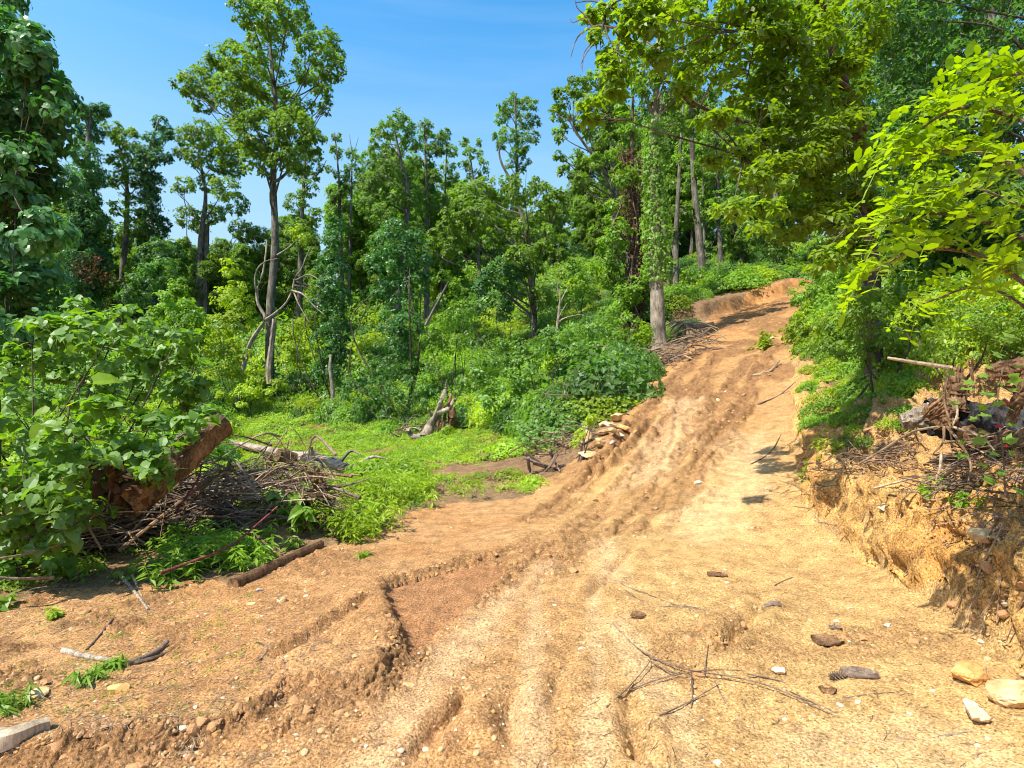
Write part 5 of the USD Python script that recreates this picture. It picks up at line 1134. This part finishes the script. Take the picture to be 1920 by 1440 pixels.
# rotten log and stump on the right bank
rl = thing('rotten_log', 'rotten dark log with a grey splintered end on the bank at the right edge', 'log', loc=P(1800, 850, 4.6))
Yl = 4.7
def rt(nm, line, a, b, m, seed, sides=30, n=56, lump=.38, groove=.45):
    r = np.linspace(a, b, n) * (1 + .25 * (meshkit.noise(np.stack([np.arange(n) * .35, np.full(n, seed), np.zeros(n)], -1), seed) - .5))
    v, f = rough_tube(spline([P(*q) for q in line], n), r, seed, sides, groove, 8, lump)
    v = v + .05 * (meshkit.fbm(v * 16, 3, seed) - .5)[:, None] * np.array([.6, .6, 1.0])
    obj(nm, (v, f), M[m], rl, smooth=25)
rt('trunk', [(1990, 790, 4.1), (1880, 800, 4.35), (1800, 790, 4.6), (1740, 782, 4.8)], .20, .14, 'char', 31)
rt('splintered_end', [(1760, 775, 4.72), (1725, 782, 4.75), (1690, 790, 4.8)], .10, .055, 'wood_grey', 32)
rt('knot', [(1778, 800, 4.4), (1765, 775, 4.45), (1748, 758, 4.5)], .075, .09, 'wood_brown', 33)
rt('stub', [(1790, 770, 4.5), (1795, 735, 4.5), (1788, 692, 4.55)], .075, .045, 'wood_brown', 34)
rt('lower_log', [(1990, 830, 3.9), (1890, 828, 4.2), (1800, 815, 4.45)], .11, .07, 'wood_orange', 35)
rt('back_log', [(2000, 705, 4.9), (1920, 690, 5.1), (1850, 700, 5.3)], .12, .06, 'wood_brown', 36)
rt('slab', [(1935, 700, 3.9), (1910, 750, 3.95), (1895, 790, 4.0)], .05, .03, 'wood_orange', 37)
rng = R(350)
for k, line in enumerate([[(1780, 690, 4.2), (1770, 745, 4.2), (1780, 790, 4.15), (1785, 840, 4.1)], [(1790, 745, 4.2), (1795, 775, 4.15), (1785, 800, 4.1)], [(1775, 800, 4.2), (1800, 830, 4.0), (1820, 870, 3.9), (1815, 905, 3.85)], [(1785, 800, 4.2), (1840, 820, 4.0), (1865, 845, 3.9)], [(1770, 830, 4.1), (1830, 822, 4.0), (1890, 805, 3.9)],
                          [(1760, 800, 4.3), (1710, 810, 4.5), (1660, 840, 4.7), (1610, 870, 5.0)], [(1820, 690, 4.2), (1825, 720, 4.2), (1826, 745, 4.1)], [(1765, 850, 4.1), (1762, 880, 4.0), (1755, 900, 4.0)], [(1770, 800, 4.2), (1768, 830, 4.15), (1750, 850, 4.1)]]):
    obj('hanging_root', tube(spline([P(*q) for q in line], 14), np.linspace(.011, .005, 14), 6, rough=.2, seed=k), M['twig_tan' if k % 2 else 'root'], rl, smooth=35)
tp = thing('tan_stick', 'straight tan stick poking left out of the rotten log over the green slope', 'stick', loc=P(1780, 690, 4.5))
obj('stick', rough_tube(spline([P(1785, 690, 4.5), P(1725, 681, 4.6), P(1664, 671, 4.7)], 14), np.linspace(.020, .011, 14), 4, 8, .1, 7, .1), M['twig_tan'], tp, smooth=35)
# ------------------------------------------------------------------ brush heaps
M['twig_grey'] = bark_mat('twig_grey', (.12, .09, .065), (.36, .29, .22), 25, .5, .2)
def brush(name, label, center_line, width, n, L, seed, r=(.004, .012), mats=('twig', 'twig_tan', 'root'), lift=.25, big=10, leafn=0, leafm='leaf_dead', dirbias=None, cat='brush heap'):
    rng = R(seed)
    cl_ = np.array([gp(*q)[:2] for q in center_line])
    t = thing(name, label, cat, loc=(*cl_[0], zt1(*cl_[0])))
    path = spline(np.c_[cl_, np.zeros(len(cl_))], 40)[:, :2]
    fine = {m: MB() for m in mats}
    c = path[rng.integers(0, 40, n + big)] + rng.normal(size=(n + big, 2)) * width * .5
    gz = zt(c[:, 0], c[:, 1])
    for k in range(n + big):
        a = rng.uniform(0, 2 * np.pi) if dirbias is None else dirbias + rng.normal() * .5 + (math.pi if rng.random() < .5 else 0)
        Lk = L * rng.uniform(.4, 1.2) * (1.5 if k >= n else 1)
        d = np.array([math.cos(a), math.sin(a), rng.normal() * .16])
        h = abs(rng.normal()) * lift
        m = np.array([c[k, 0], c[k, 1], gz[k] + h + .02])
        p = spline([m - d * Lk * .5 - [0, 0, rng.uniform(0, .6) * h], m + rng.normal(size=3) * Lk * .08, m + d * Lk * .5 + rng.normal(size=3) * Lk * .12 - [0, 0, rng.uniform(0, .8) * h]], 8)
        g2 = zt(p[:, 0], p[:, 1]); p[:, 2] = np.maximum(p[:, 2], g2 + .006)
        mm = mats[k % len(mats)]
        if k >= n: obj('branch', tube(p, np.linspace(r[1] * 1.6, r[1] * .7, 8), 6, rough=.3, seed=k), M[mm], t, smooth=35)
        else: fine[mm].add(tube(p, np.linspace(rng.uniform(*r), r[0] * .7, 8), 4))
    for m in mats:
        if fine[m].n: obj('fine_twigs', fine[m].get(), M[m], t, kind='stuff')
    if leafn:
        q = path[rng.integers(0, 40, leafn)] + rng.normal(size=(leafn, 2)) * width * .6
        p = np.c_[q, zt(q[:, 0], q[:, 1]) + np.abs(rng.normal(size=leafn)) * lift * .8 + .01]
        obj('dead_leaves', leaves(p, np.tile([0, 0, 1.], (leafn, 1)), .07, LEAF4, rng, jitter=1.0), M[leafm], t, kind='stuff')
    return t
brush('twig_heap', 'large heap of dead twigs and vines spilling below the big leaved shrub', [(110, 1045), (230, 1010), (330, 985), (430, 985)], .36, 460, .9, 401, lift=.26, big=30, mats=('twig_grey', 'twig', 'root'), leafn=260, dirbias=.5)
brush('twig_heap', 'brown heap of dead twigs and withered leaves behind the sawn log end', [(420, 930), (500, 920), (560, 935), (590, 960)], .38, 300, .8, 402, lift=.28, big=16, leafn=520)
brush('twig_heap', 'round heap of fine dead twigs above the rock pile', [(1075, 800), (1100, 775), (1120, 760)], .45, 330, .9, 403, r=(.006, .014), lift=.42, big=10, mats=('twig', 'root'))
brush('twig_heap', 'low strip of dead twigs between the rock pile and the dark branch tangle', [(1010, 850), (1060, 835), (1090, 830)], .35, 90, .7, 404, lift=.12, big=5)
brush('twig_heap', 'dead twigs and brown leaves scattered under the torn root snag', [(760, 815), (830, 815), (900, 790)], .7, 110, 1.1, 405, r=(.01, .02), lift=.25, big=6, leafn=160)
brush('twig_heap', 'mat of grey roots and twigs on the right bank below the rotten log', [(1760, 900), (1830, 900), (1900, 890), (1960, 940)], .30, 210, .5, 406, r=(.003, .007), lift=.06, big=12, mats=('twig_tan', 'root', 'twig'), leafn=160, leafm='leaf_straw')
brush('twig_heap', 'thin dead stems lying along the left of the cut bank above the golden dirt', [(1500, 890), (1560, 900), (1640, 890), (1700, 860)], .22, 110, .5, 407, r=(.003, .006), lift=.06, big=8, mats=('root', 'twig'), leafn=60, leafm='leaf_straw')
brush('twig_heap', 'dark twig litter at the foot of the vine wrapped trunk', [(1240, 690), (1285, 665), (1310, 640)], .6, 90, 1.0, 408, r=(.008, .018), lift=.2, big=6, leafn=80)
# thick stems in the big heap
for k, (line, r, m, l) in enumerate([([(180, 935, 4.9), (150, 1000, 4.6), (60, 1035, 4.2), (-20, 1050, 4.0)], .012, 'twig_tan', 'long grey stem bowing left out of the large twig heap'), ([(300, 1075, 4.5), (395, 1040, 4.8), (440, 1018, 5.0), (480, 985, 5.3), (520, 950, 5.6)], .013, 'twig_red', 'long reddish stem with a pale bend crossing the weeds above the brown pole'),
                                     ([(190, 1030, 4.6), (165, 975, 4.7), (220, 960, 4.9), (300, 960, 5.0)], .009, 'twig_tan', 'hooped tan vine stem in the large twig heap'), ([(0, 985, 4.4), (70, 985, 4.5), (150, 1000, 4.7)], .010, 'twig_red', 'reddish stem lying over the shrub leaves at the left edge'), ([(330, 960, 5.4), (370, 900, 5.6), (378, 870, 5.7)], .010, 'twig_red', 'red stem rising under the sawn log'),
                                     ([(100, 1082, 4.3), (40, 1085, 4.1), (-30, 1080, 4.0)], .013, 'twig', 'brown stick at the left edge just above the dirt'), ([(475, 930, 7.0), (466, 900, 7.0), (472, 870, 7.0)], .008, 'twig', 'thin curved brown stem rising from the withered heap')]):
    t = thing('loose_stem', l, 'stem', loc=P(*line[0]))
    obj('stem', tube(spline([P(*q) for q in line], 24), np.linspace(r, r * .6, 24), 7, rough=.25, seed=k), M[m], t, smooth=40)
# withered leaves hanging at the log's foot
wt = thing('withered_leaves', 'bunch of withered brown leaves hanging at the foot of the sawn log', 'dead leaves', loc=P(215, 910, 4.8)); rng = R(410)
q = np.array([P(215 + rng.normal() * 28, 905 + rng.normal() * 24, 4.75 + rng.normal() * .06) for _ in range(70)])
obj('leaf_blades', leaves(q, np.tile([0, -.6, .3], (70, 1)), .085, BROAD, rng, jitter=1.0, droop=.8), M['leaf_dead'], wt, kind='stuff')
obj('stem', tube(spline([P(200, 960, 4.8), P(210, 905, 4.8), P(230, 880, 4.85)], 8), .007, 5), M['twig'], wt)
wt = thing('withered_leaves', 'upright stem with withered brown leaves beside the pale upright stick', 'dead leaves', loc=gp(590, 960))
g = gp(592, 962)
q = np.array([P(590 + rng.normal() * 9, 915 + rng.uniform(-35, 35), g[1] + rng.normal() * .06) for _ in range(60)])
obj('leaf_blades', leaves(q, np.tile([0, -.3, .3], (60, 1)), .09, LEAF4, rng, jitter=1.0, droop=.9), M['leaf_dead'], wt, kind='stuff')
obj('stem', tube(spline([g, P(590, 915, g[1]), P(588, 880, g[1])], 8), .010, 5), M['twig'], wt)

# weeds that stand out
def weed(name, label, spots, leafm, seed, n, h, leaf, tmpl=LEAF2, spread=.12, cat='weed', width=.7, group=None):
    rng = R(seed)
    base = np.array([zt_ray(*q) for q in spots])
    t = thing(name, label, cat, loc=base[0], group=group)
    st, lf = MB(), MB()
    for b in base:
        for k in range(n):
            r0 = b + [rng.normal() * spread, rng.normal() * spread, 0]; r0[2] = zt1(r0[0], r0[1])
            top = r0 + [rng.normal() * h * .25, rng.normal() * h * .25, h * rng.uniform(.6, 1.1)]
            pth = spline([r0, (r0 + top) / 2 + rng.normal(size=3) * h * .05, top], 6)
            st.add(tube(pth, .0028, 3))
            m = 16; u = rng.uniform(.15, 1, m) * 4.999; i = u.astype(int); fr = (u - i)[:, None]
            p = pth[i] * (1 - fr) + pth[i + 1] * fr
            a = rng.uniform(0, 6.28, m); ax = np.stack([np.cos(a), np.sin(a), .35 + 0 * a], 1)
            lf.add(leaves(p, np.tile([0, 0, 1.], (m, 1)) + .4 * ax, leaf, tmpl, rng, jitter=.3, axis=ax * 3, droop=.2, width=width))
    obj('stems', st.get(), M[leafm], t, kind='stuff'); obj('foliage', lf.get(), M[leafm], t, kind='stuff')
weed('weed_clump', 'lush bright green weed clump at the corner of the meadow and the dirt', [(640, 1012), (665, 1000), (690, 990), (705, 978), (650, 990), (620, 1000), (680, 1008), (710, 995)], 'leaf_grass', 501, 12, .30, .085, width=.45, spread=.16)
weed('weed_clump', 'second lush weed clump above the corner one in the near meadow', [(680, 935), (720, 925), (755, 935), (700, 950), (740, 950), (770, 920), (660, 950), (790, 935)], 'leaf_grass', 502, 14, .34, .10, width=.45, spread=.25)
weed('weed_clump', 'long leaved green weeds growing out of the twig heap beside the brown pole', [(440, 1060), (465, 1070), (490, 1045), (430, 1040), (455, 1030), (410, 1060)], 'leaf_bush', 503, 10, .26, .10, width=.4, spread=.10)
weed('weed_clump', 'bright green weeds on the left part of the twig heap', [(330, 1040), (350, 1060), (370, 1020), (320, 1075), (340, 1010), (380, 1075), (350, 1090)], 'leaf_bush', 504, 9, .24, .09, width=.5, spread=.10)
weed('weed_clump', 'broad leaved pokeweed seedling above the soil mound', [(560, 985), (575, 975), (545, 975)], 'leaf_bush', 505, 4, .26, .16, BROAD, spread=.06)
weed('weed_clump', 'weeds below the sawn log end', [(400, 905), (430, 890), (450, 905), (420, 870), (470, 880)], 'leaf_bush', 506, 8, .28, .10, spread=.2)
weed('weed_clump', 'green weeds at the foot of the fallen log', [(560, 915), (530, 900), (610, 925), (640, 915), (580, 900)], 'leaf_grass', 507, 12, .32, .10, width=.5, spread=.22)
weed('grass_tuft', 'bright green grass tuft at the lower left beside the short grey stick', [(150, 1282), (172, 1272), (196, 1262), (215, 1256)], 'leaf_bush', 508, 4, .07, .075, BLADE, spread=.03, width=1.0)
weed('grass_tuft', 'bright green grass tuft at the left edge of the picture', [(12, 1338), (30, 1328), (4, 1322)], 'leaf_bush', 509, 4, .09, .085, BLADE, spread=.03, width=1.0)
weed('grass_tuft', 'small green tuft alone on the dirt right of the brown pole', [(680, 1048), (690, 1044)], 'leaf_grass', 510, 4, .07, .07, BLADE, spread=.03, width=.9)
weed('weed_seedling', 'small pale green seedling on the dirt below the shrub at the left edge', [(12, 1140)], 'leaf_bush', 511, 3, .10, .10, LEAF4, spread=.03)
weed('weed_seedling', 'small seedling left of the pale forked stick', [(104, 1160)], 'leaf_grass', 512, 3, .07, .06, LEAF2, spread=.03)
weed('weed_seedling', 'yellow green weed growing on the right of the upper track', [(1430, 656), (1440, 652)], 'leaf_bush_yellow', 513, 5, .45, .16, LEAF2, spread=.2)
weed('weed_seedling', 'green sprig growing on the mat of roots on the right bank', [(1740, 930), (1755, 925)], 'leaf_bush', 514, 4, .12, .06, LEAF2, spread=.05)
weed('weed_seedling', 'second green sprig on the right bank, nearer the edge of the picture', [(1800, 945), (1815, 950)], 'leaf_bush', 515, 4, .10, .06, LEAF2, spread=.04)
weed('weed_clump', 'yellow green sprawling weeds hanging over the top of the cut bank', [(1530, 850), (1545, 870), (1560, 850), (1520, 880), (1580, 840)], 'leaf_bush_yellow', 516, 7, .16, .05, LEAF2, spread=.10)
# small seedlings in the disturbed soil at the left
rng = R(520); pts = []
for k in range(260):
    g = zt_ray(rng.uniform(-20, 480), rng.uniform(1110, 1340))
    if g[1] > 2: pts.append(g)
instancer('soil_seedlings', 'tiny seedlings and grass bits in the disturbed soil at the lower left', [lambda p: tuft_proto(p, 'leaf_bush', 14, 31, .6), lambda p: tuft_proto(p, 'leaf_bush_yellow', 10, 32, .6)], np.array(pts), rng.uniform(.02, .065, len(pts)), rng.uniform(0, 6.28, len(pts)), rng.integers(0, 2, len(pts)))

# ------------------------------------------------------------------ rocks
M['stone_cream'] = stone_mat('stone_cream', (.38, .27, .14), (.50, .39, .24), (.58, .49, .35))
def rock_mesh(seed, sx, sy, sz, cuts=10, rough=.10, sub=4):
    rng = R(seed)
    m = trimesh.creation.icosphere(sub)
    v = np.array(m.vertices)
    for _ in range(cuts):
        n = unit(rng.normal(size=3)); h = rng.uniform(.38, .80)
        d = v @ n - h
        v = np.where(d[:, None] > 0, v - n * d[:, None] * .97, v)
    v = v * (1 + rough * 4 * (meshkit.fbm(v * 2.2 + seed, 4, seed) - .5) + rough * 1.2 * (meshkit.noise(v * 9 + seed, seed) - .5))[:, None]
    return v * [sx, sy, sz], np.array(m.faces)
def rock(label, px, py, wpx, hpx, m, seed, yaw=0., tilt=0., deep=.9, sink=.36, name='rock', cuts=9, raise_=0., cat='rock'):
    g = zt_ray(px, py); s = g[1] / F
    sx, sz = wpx * s / 2, hpx * s / 2
    v, f = rock_mesh(seed, sx, max(sx, sz) * deep, sz, cuts, sub=4 if wpx > 44 else 3)
    c, sn_ = math.cos(tilt), math.sin(tilt)
    v = np.stack([v[:, 0] * c + v[:, 2] * sn_, v[:, 1], -v[:, 0] * sn_ + v[:, 2] * c], 1)
    c, sn_ = math.cos(yaw), math.sin(yaw)
    v = np.stack([v[:, 0] * c - v[:, 1] * sn_, v[:, 0] * sn_ + v[:, 1] * c, v[:, 2]], 1)
    v = v + g + [0, 0, sz * (1 - sink * 2) + raise_]
    return obj(name, (v, f), M[m], None, smooth=22, label=label, cat=cat)
rock('flat cream slab at the bottom of the rock pile, lowest of the pile', 1110, 856, 46, 18, 'stone_tan', 601, .3, .15, 1.0)
rock('upright tan slab standing at the left of the rock pile', 1100, 832, 34, 28, 'stone_tan', 602, .4, -.5, .5, .2, raise_=.05)
rock('buff boulder in the middle of the rock pile above the cream slab', 1126, 840, 34, 24, 'stone_tan', 603, .1, .2, raise_=.04)
rock('shaded brown wedge leaning at the left end of the rock pile', 1098, 826, 26, 16, 'stone_grey', 604, -.2, .1, .7, .2, raise_=.16)
rock('small brown rock right of the buff boulder in the pile', 1148, 834, 20, 12, 'stone_grey', 605)
rock('round buff rock in the upper left of the rock pile', 1130, 818, 24, 14, 'stone_tan', 606, .5, 0, raise_=.04)
rock('tan rock beside the round buff one in the pile', 1150, 822, 22, 14, 'stone_tan', 607, .2, .2, raise_=.05)
rock('cream white rock in the centre of the upper rock pile', 1146, 808, 30, 13, 'stone_cream', 608, .1, .2, raise_=.08)
rock('orange tan rock at the right of the upper rock pile', 1168, 808, 28, 15, 'stone_orange', 609, .2, .1, raise_=.04)
rock('dark topped tan rock, topmost of the rock pile', 1156, 793, 34, 15, 'stone_tan', 610, .1, -.1, raise_=.08)
rock('small cream stone below the orange tan rock in the pile', 1163, 820, 20, 10, 'stone_pale', 611, raise_=.02)
rock('single small tan rock on the dirt right of the rock pile', 1192, 812, 16, 12, 'stone_orange', 612)
rock('flat tan stone poking out left of the topmost rock of the pile', 1132, 800, 22, 10, 'stone_tan', 613, 0, -.3, raise_=.04)
rock('white quartz stone in the middle of the upper track', 1362, 737, 9, 7, 'stone_pale', 614)
rock('tan clod stone left of the white stone on the upper track', 1347, 753, 14, 9, 'stone_tan', 615)
rock('flat pale stone on the right of the upper track near its top', 1446, 636, 14, 7, 'stone_pale', 616)
rock('pale flat stone on the middle of the track', 1308, 908, 18, 11, 'stone_pale', 617)
rock('smooth tan cobble on the dirt right of the twig heap', 530, 1130, 16, 17, 'stone_tan', 618, cuts=4)
rock('small flat stone left of the smooth cobble', 472, 1134, 16, 9, 'stone_tan', 619)
rock('round brown stone just above the smooth cobble', 487, 1110, 14, 10, 'stone_grey', 620, cuts=4)
rock('brown buried stone in the weeds at the lower left', 70, 1305, 48, 22, 'stone_tan', 621)
rock('orange rock beside the brown buried stone', 222, 1296, 38, 22, 'stone_orange', 622)
rock('angular yellow and white rock at the lower right corner', 1827, 1352, 58, 46, 'stone_cream', 623, .4, .15, .8, .15)
rock('large rounded tan boulder at the right edge below the bank', 1892, 1318, 74, 62, 'stone_tan', 624, .2, 0, .9, .2, cuts=4, name='boulder', cat='boulder')
rock('half buried orange boulder left of the rounded tan one', 1812, 1275, 78, 46, 'stone_orange', 625, .3, .1, .8, .35, cuts=6, name='boulder', cat='boulder')
rock('crumbly white stone right of the large dry branch', 1462, 1262, 34, 18, 'stone_pale', 626, .2, 0, .8)
rock('pale pebble above the curled bark on the golden dirt', 1594, 1142, 12, 8, 'stone_pale', 627)
rock('white pebble right of the large dry branch tip', 1574, 1326, 14, 9, 'stone_pale', 628)
rock('cream flat pebble beside the white one at the lower right', 1608, 1318, 18, 8, 'stone_pale', 629)
rock('pale tan stone at the foot of the bank', 1664, 1178, 26, 18, 'stone_pale', 630)
rock('ridged tan shell shaped stone beside the big rut lip', 766, 1288, 22, 14, 'stone_tan', 631)
rock('pale knob of rock in the face of the bank', 1660, 960, 34, 26, 'stone_pale', 633, raise_=.02)
rock('tan lump of rock in the bank below the root mat', 1840, 1010, 46, 32, 'stone_tan', 634, .3, .1)

# bark pieces and cones on the golden dirt
def bark_piece(label, px, py, wpx, hpx, yaw, seed, curl=.25):
    g = zt_ray(px, py); s = g[1] / F; rng = R(seed)
    n, m = 15, 9
    u, w = np.meshgrid(np.linspace(-1, 1, n), np.linspace(-1, 1, m), indexing='ij')
    edge = 1 - .35 * np.abs(u) ** 3 + .25 * (meshkit.noise(np.stack([u * 3, w * 0, 0 * u + seed], -1), seed) - .5)
    L, W = wpx * s / 2, hpx * s * .9
    x, y = u * L, w * W * edge
    z = curl * W * w ** 2 + .012 * (meshkit.fbm(np.stack([u * 4, w * 4, 0 * u], -1), 3, seed) - .5) + .012
    c, sn_ = math.cos(yaw), math.sin(yaw)
    top = np.stack([x * c - y * sn_, x * sn_ + y * c, z], -1) + g
    top[..., 2] += zt(top[..., 0], top[..., 1]) - g[2]
    bot = top - [0, 0, .009]
    v = np.vstack([top.reshape(-1, 3), bot.reshape(-1, 3)])
    idx = np.arange(n * m).reshape(n, m); q = np.stack([idx[:-1, :-1], idx[1:, :-1], idx[1:, 1:], idx[:-1, 1:]], -1).reshape(-1, 4)
    f = np.vstack([q[:, [0, 1, 2]], q[:, [0, 2, 3]]]); f = np.vstack([f, f[:, ::-1] + n * m])
    ring = np.r_[idx[0, :], idx[1:, -1], idx[-1, ::-1][1:], idx[::-1, 0][1:-1]]; r2 = np.roll(ring, -1)
    f = np.vstack([f, np.stack([r2, ring, ring + n * m], 1), np.stack([r2, ring + n * m, r2 + n * m], 1)])
    obj('bark_piece', (v, f), M['wood_brown'] if seed % 2 else M['twig'], None, smooth=40, label=label, cat='bark')
bark_piece('curled piece of brown bark on the golden dirt above the pine cone', 1552, 1206, 50, 22, .1, 641)
bark_piece('long flat piece of grey brown bark right of the pine cone', 1612, 1266, 62, 20, -.35, 642, .1)
bark_piece('small leaf like bark flake below the pine cone', 1552, 1300, 18, 16, 1.2, 643)
bark_piece('dark bark chip near the short dark twig', 1446, 1136, 34, 12, -.4, 644)
bark_piece('thin grey bark strip on the golden dirt near the middle', 1345, 1081, 36, 9, -.15, 645)
bark_piece('reddish bark chip on the dirt right of the pale streak', 1196, 1158, 26, 14, -.5, 647)
bark_piece('small dark bark curl just above the curled piece', 1566, 1182, 20, 10, .1, 648)
def pine_cone(label, px, py, L, yaw, seed):
    g = zt_ray(px, py); t = thing('pine_cone', label, 'pine cone', loc=g); rng = R(seed)
    d = np.array([math.cos(yaw), math.sin(yaw), .05]); c = g + [0, 0, L * .24]
    obj('core', tube(spline([c - d * L / 2, c, c + d * L / 2], 8), [.002, L * .09, L * .11, L * .12, L * .12, L * .10, L * .07, .002], 8), M['bark_dark'], t, smooth=40)
    a = np.cross(d, [0, 0, 1.]); a /= np.linalg.norm(a); b = np.cross(a, d)
    for k in range(54):
        u = (k + .5) / 54; an = k * 2.39996; rr = L * .24 * math.sin(math.pi * min(.97, .12 + u * .86)) ** .7
        o = math.cos(an) * a + math.sin(an) * b
        p0 = c + d * L * (u - .5); tip = p0 + o * rr + d * L * .07
        s_ = np.cross(o, d); w = L * .075
        v = np.array([p0, tip + s_ * w - o * w * .3, tip + o * w * .35, tip - s_ * w - o * w * .3, tip - d * L * .035])
        obj('scale', (v, [(0, 1, 2), (0, 2, 3), (1, 4, 2), (2, 4, 3), (0, 4, 1), (0, 3, 4)]), M['twig'], t)
pine_cone('dark open pine cone on the golden dirt left of the flat bark', 1569, 1275, .095, .05, 651)

# ------------------------------------------------------------------ gravel, clods, litter
def scatter_px(n, seed, px, py, keep):
    rng = R(seed)
    a, b = rng.uniform(*px, n), rng.uniform(*py, n)
    Yg = np.geomspace(1.6, 60, 500)
    X = (a[:, None] - 960) / F * Yg; Z = EYE + (720 - b[:, None]) / F * Yg
    hit = Z < zt(X, np.broadcast_to(Yg, X.shape))
    k = hit.argmax(1); ok = hit.any(1) & (Yg[k] < 30)
    p = np.stack([X[np.arange(n), k], Yg[k], 0 * a], 1)[ok]; p[:, :2] += rng.normal(size=(len(p), 2)) * .02
    p[:, 2] = zt(p[:, 0], p[:, 1])
    return p[keep(p)], rng
def stone_proto(path, m, seed, sq=.6):
    v, f = rock_mesh(seed, 1, .85, sq, 5, .08, 1)
    usdkit.mesh(stage, path, (v, f), M[m])
p, rng = scatter_px(20000, 700, (-40, 1960), (600, 1470), lambda p: contains_xy(DIRT, p[:, 0], p[:, 1]))
d_, pan_, pale_, rough_, bank_ = masks(p[:, 0], p[:, 1])
w = rng.random(len(p)) < (.25 + .75 * np.clip(rough_ * 1.3, 0, 1)) * (1 - .8 * pan_) * (1 - .6 * pale_)
p, rough_ = p[w], rough_[w]
sc = np.exp(rng.normal(size=len(p)) * .55) * .0056 * (1 + p[:, 1] * .06); sc = np.minimum(sc, .026)
instancer('track_gravel', 'small stones and crumbs of clay scattered over the dirt track', [lambda q: stone_proto(q, 'stone_tan', 1), lambda q: stone_proto(q, 'stone_pale', 2), lambda q: stone_proto(q, 'stone_orange', 3), lambda q: stone_proto(q, 'stone_orange', 4, .8)],
          p + [0, 0, .001], sc, rng.uniform(0, 6.28, len(p)), rng.choice(4, len(p), p=[.35, .13, .3, .22]))
M['clod'] = stone_mat('clay_clod', (.24, .12, .05), (.36, .19, .08), (.45, .26, .12))
p, rng = scatter_px(16000, 701, (-40, 1960), (600, 1470), lambda p: contains_xy(DIRT, p[:, 0], p[:, 1]))
d_, pan_, pale_, rough_, bank_ = masks(p[:, 0], p[:, 1])
w = rng.random(len(p)) < np.clip((rough_ - .32) * 1.6, 0, 1)
p = p[w]; sc = np.exp(rng.normal(size=len(p)) * .55) * .010 * (1 + p[:, 1] * .13); sc = np.minimum(sc, .06)
instancer('soil_clods', 'crumbled clods of clay along the ruts and the broken rut lip', [lambda q: stone_proto(q, 'clod', 11, .75), lambda q: stone_proto(q, 'clod', 12, .6), lambda q: stone_proto(q, 'clod', 13, .9)], p, sc, rng.uniform(0, 6.28, len(p)), rng.integers(0, 3, len(p)))
# twig and straw litter
def litter(name, label, p, rng, L, r, m, dirs=None):
    mb = MB()
    e = .06
    sl = np.hypot(zt(p[:, 0] + e, p[:, 1]) - zt(p[:, 0] - e, p[:, 1]), zt(p[:, 0], p[:, 1] + e) - zt(p[:, 0], p[:, 1] - e)) / (2 * e)
    for q in p[sl < .75]:
        a = rng.uniform(0, 6.28); l = L * rng.uniform(.4, 1.3)
        d = np.array([math.cos(a), math.sin(a), 0])
        pts = np.array([q - d * l / 2, q + rng.normal(size=3) * l * .08, q + d * l / 2])
        pts = spline(pts, 4); pts[:, 2] = zt(pts[:, 0], pts[:, 1]) + r * .9 + np.abs(rng.normal(size=4)) * .006
        mb.add(tube(pts, np.linspace(r, r * .6, 4), 4, cap=False))
    obj(name, mb.get(), M[m], None, label=label, kind='stuff')
p, rng = scatter_px(1500, 702, (-40, 1960), (640, 1470), lambda p: contains_xy(DIRT, p[:, 0], p[:, 1]))
k1 = rng.random(len(p)) < .35 + .4 * (nz(p[:, 0], p[:, 1], .9, 703) > .03)
litter('twig_litter', 'tiny dark twigs strewn over the dirt', p[k1][:360], rng, .085, .0019, 'twig')
p, rng = scatter_px(2600, 704, (-40, 620), (1090, 1430), lambda p: contains_xy(DIRT, p[:, 0], p[:, 1]))
litter('straw_litter', 'dry straw and root bits in the disturbed soil at the left', p[nz(p[:, 0], p[:, 1], 1.2, 705) > -.06][:1000], rng, .075, .0018, 'twig_tan')
p, rng = scatter_px(2600, 706, (1470, 1960), (830, 1260), lambda p: masks(p[:, 0], p[:, 1])[4] > .5)
litter('root_litter', 'fine roots and straw strewn over the cut bank', p[:1100], rng, .14, .0022, 'twig_tan')
# roots hanging down the bank face
hr = thing('bank_roots', 'thin bare roots hanging down the face of the cut bank at the right', 'roots'); rng = R(710)
for k in range(26):
    u = rng.uniform(.12, .55); j = u * (len(FOOT) - 1); i = int(j); q = FOOT[i] * (1 - j + i) + FOOT[i + 1] * (j - i)
    nrm = np.array([FOOT[i + 1][1] - FOOT[i][1], -(FOOT[i + 1][0] - FOOT[i][0])]); nrm /= np.linalg.norm(nrm)
    L = rng.uniform(.15, .5); pts = []
    for s in np.linspace(L, -.02, 7):
        xy = q + nrm * s + rng.normal(size=2) * .025
        pts.append([*xy, zt1(*xy) + .05 + .05 * rng.random()])
    obj('root', tube(spline(pts, 14), np.linspace(.006, .003, 14), 5, rough=.3, seed=k), M['root' if k % 2 else 'twig_tan'], hr, smooth=40)
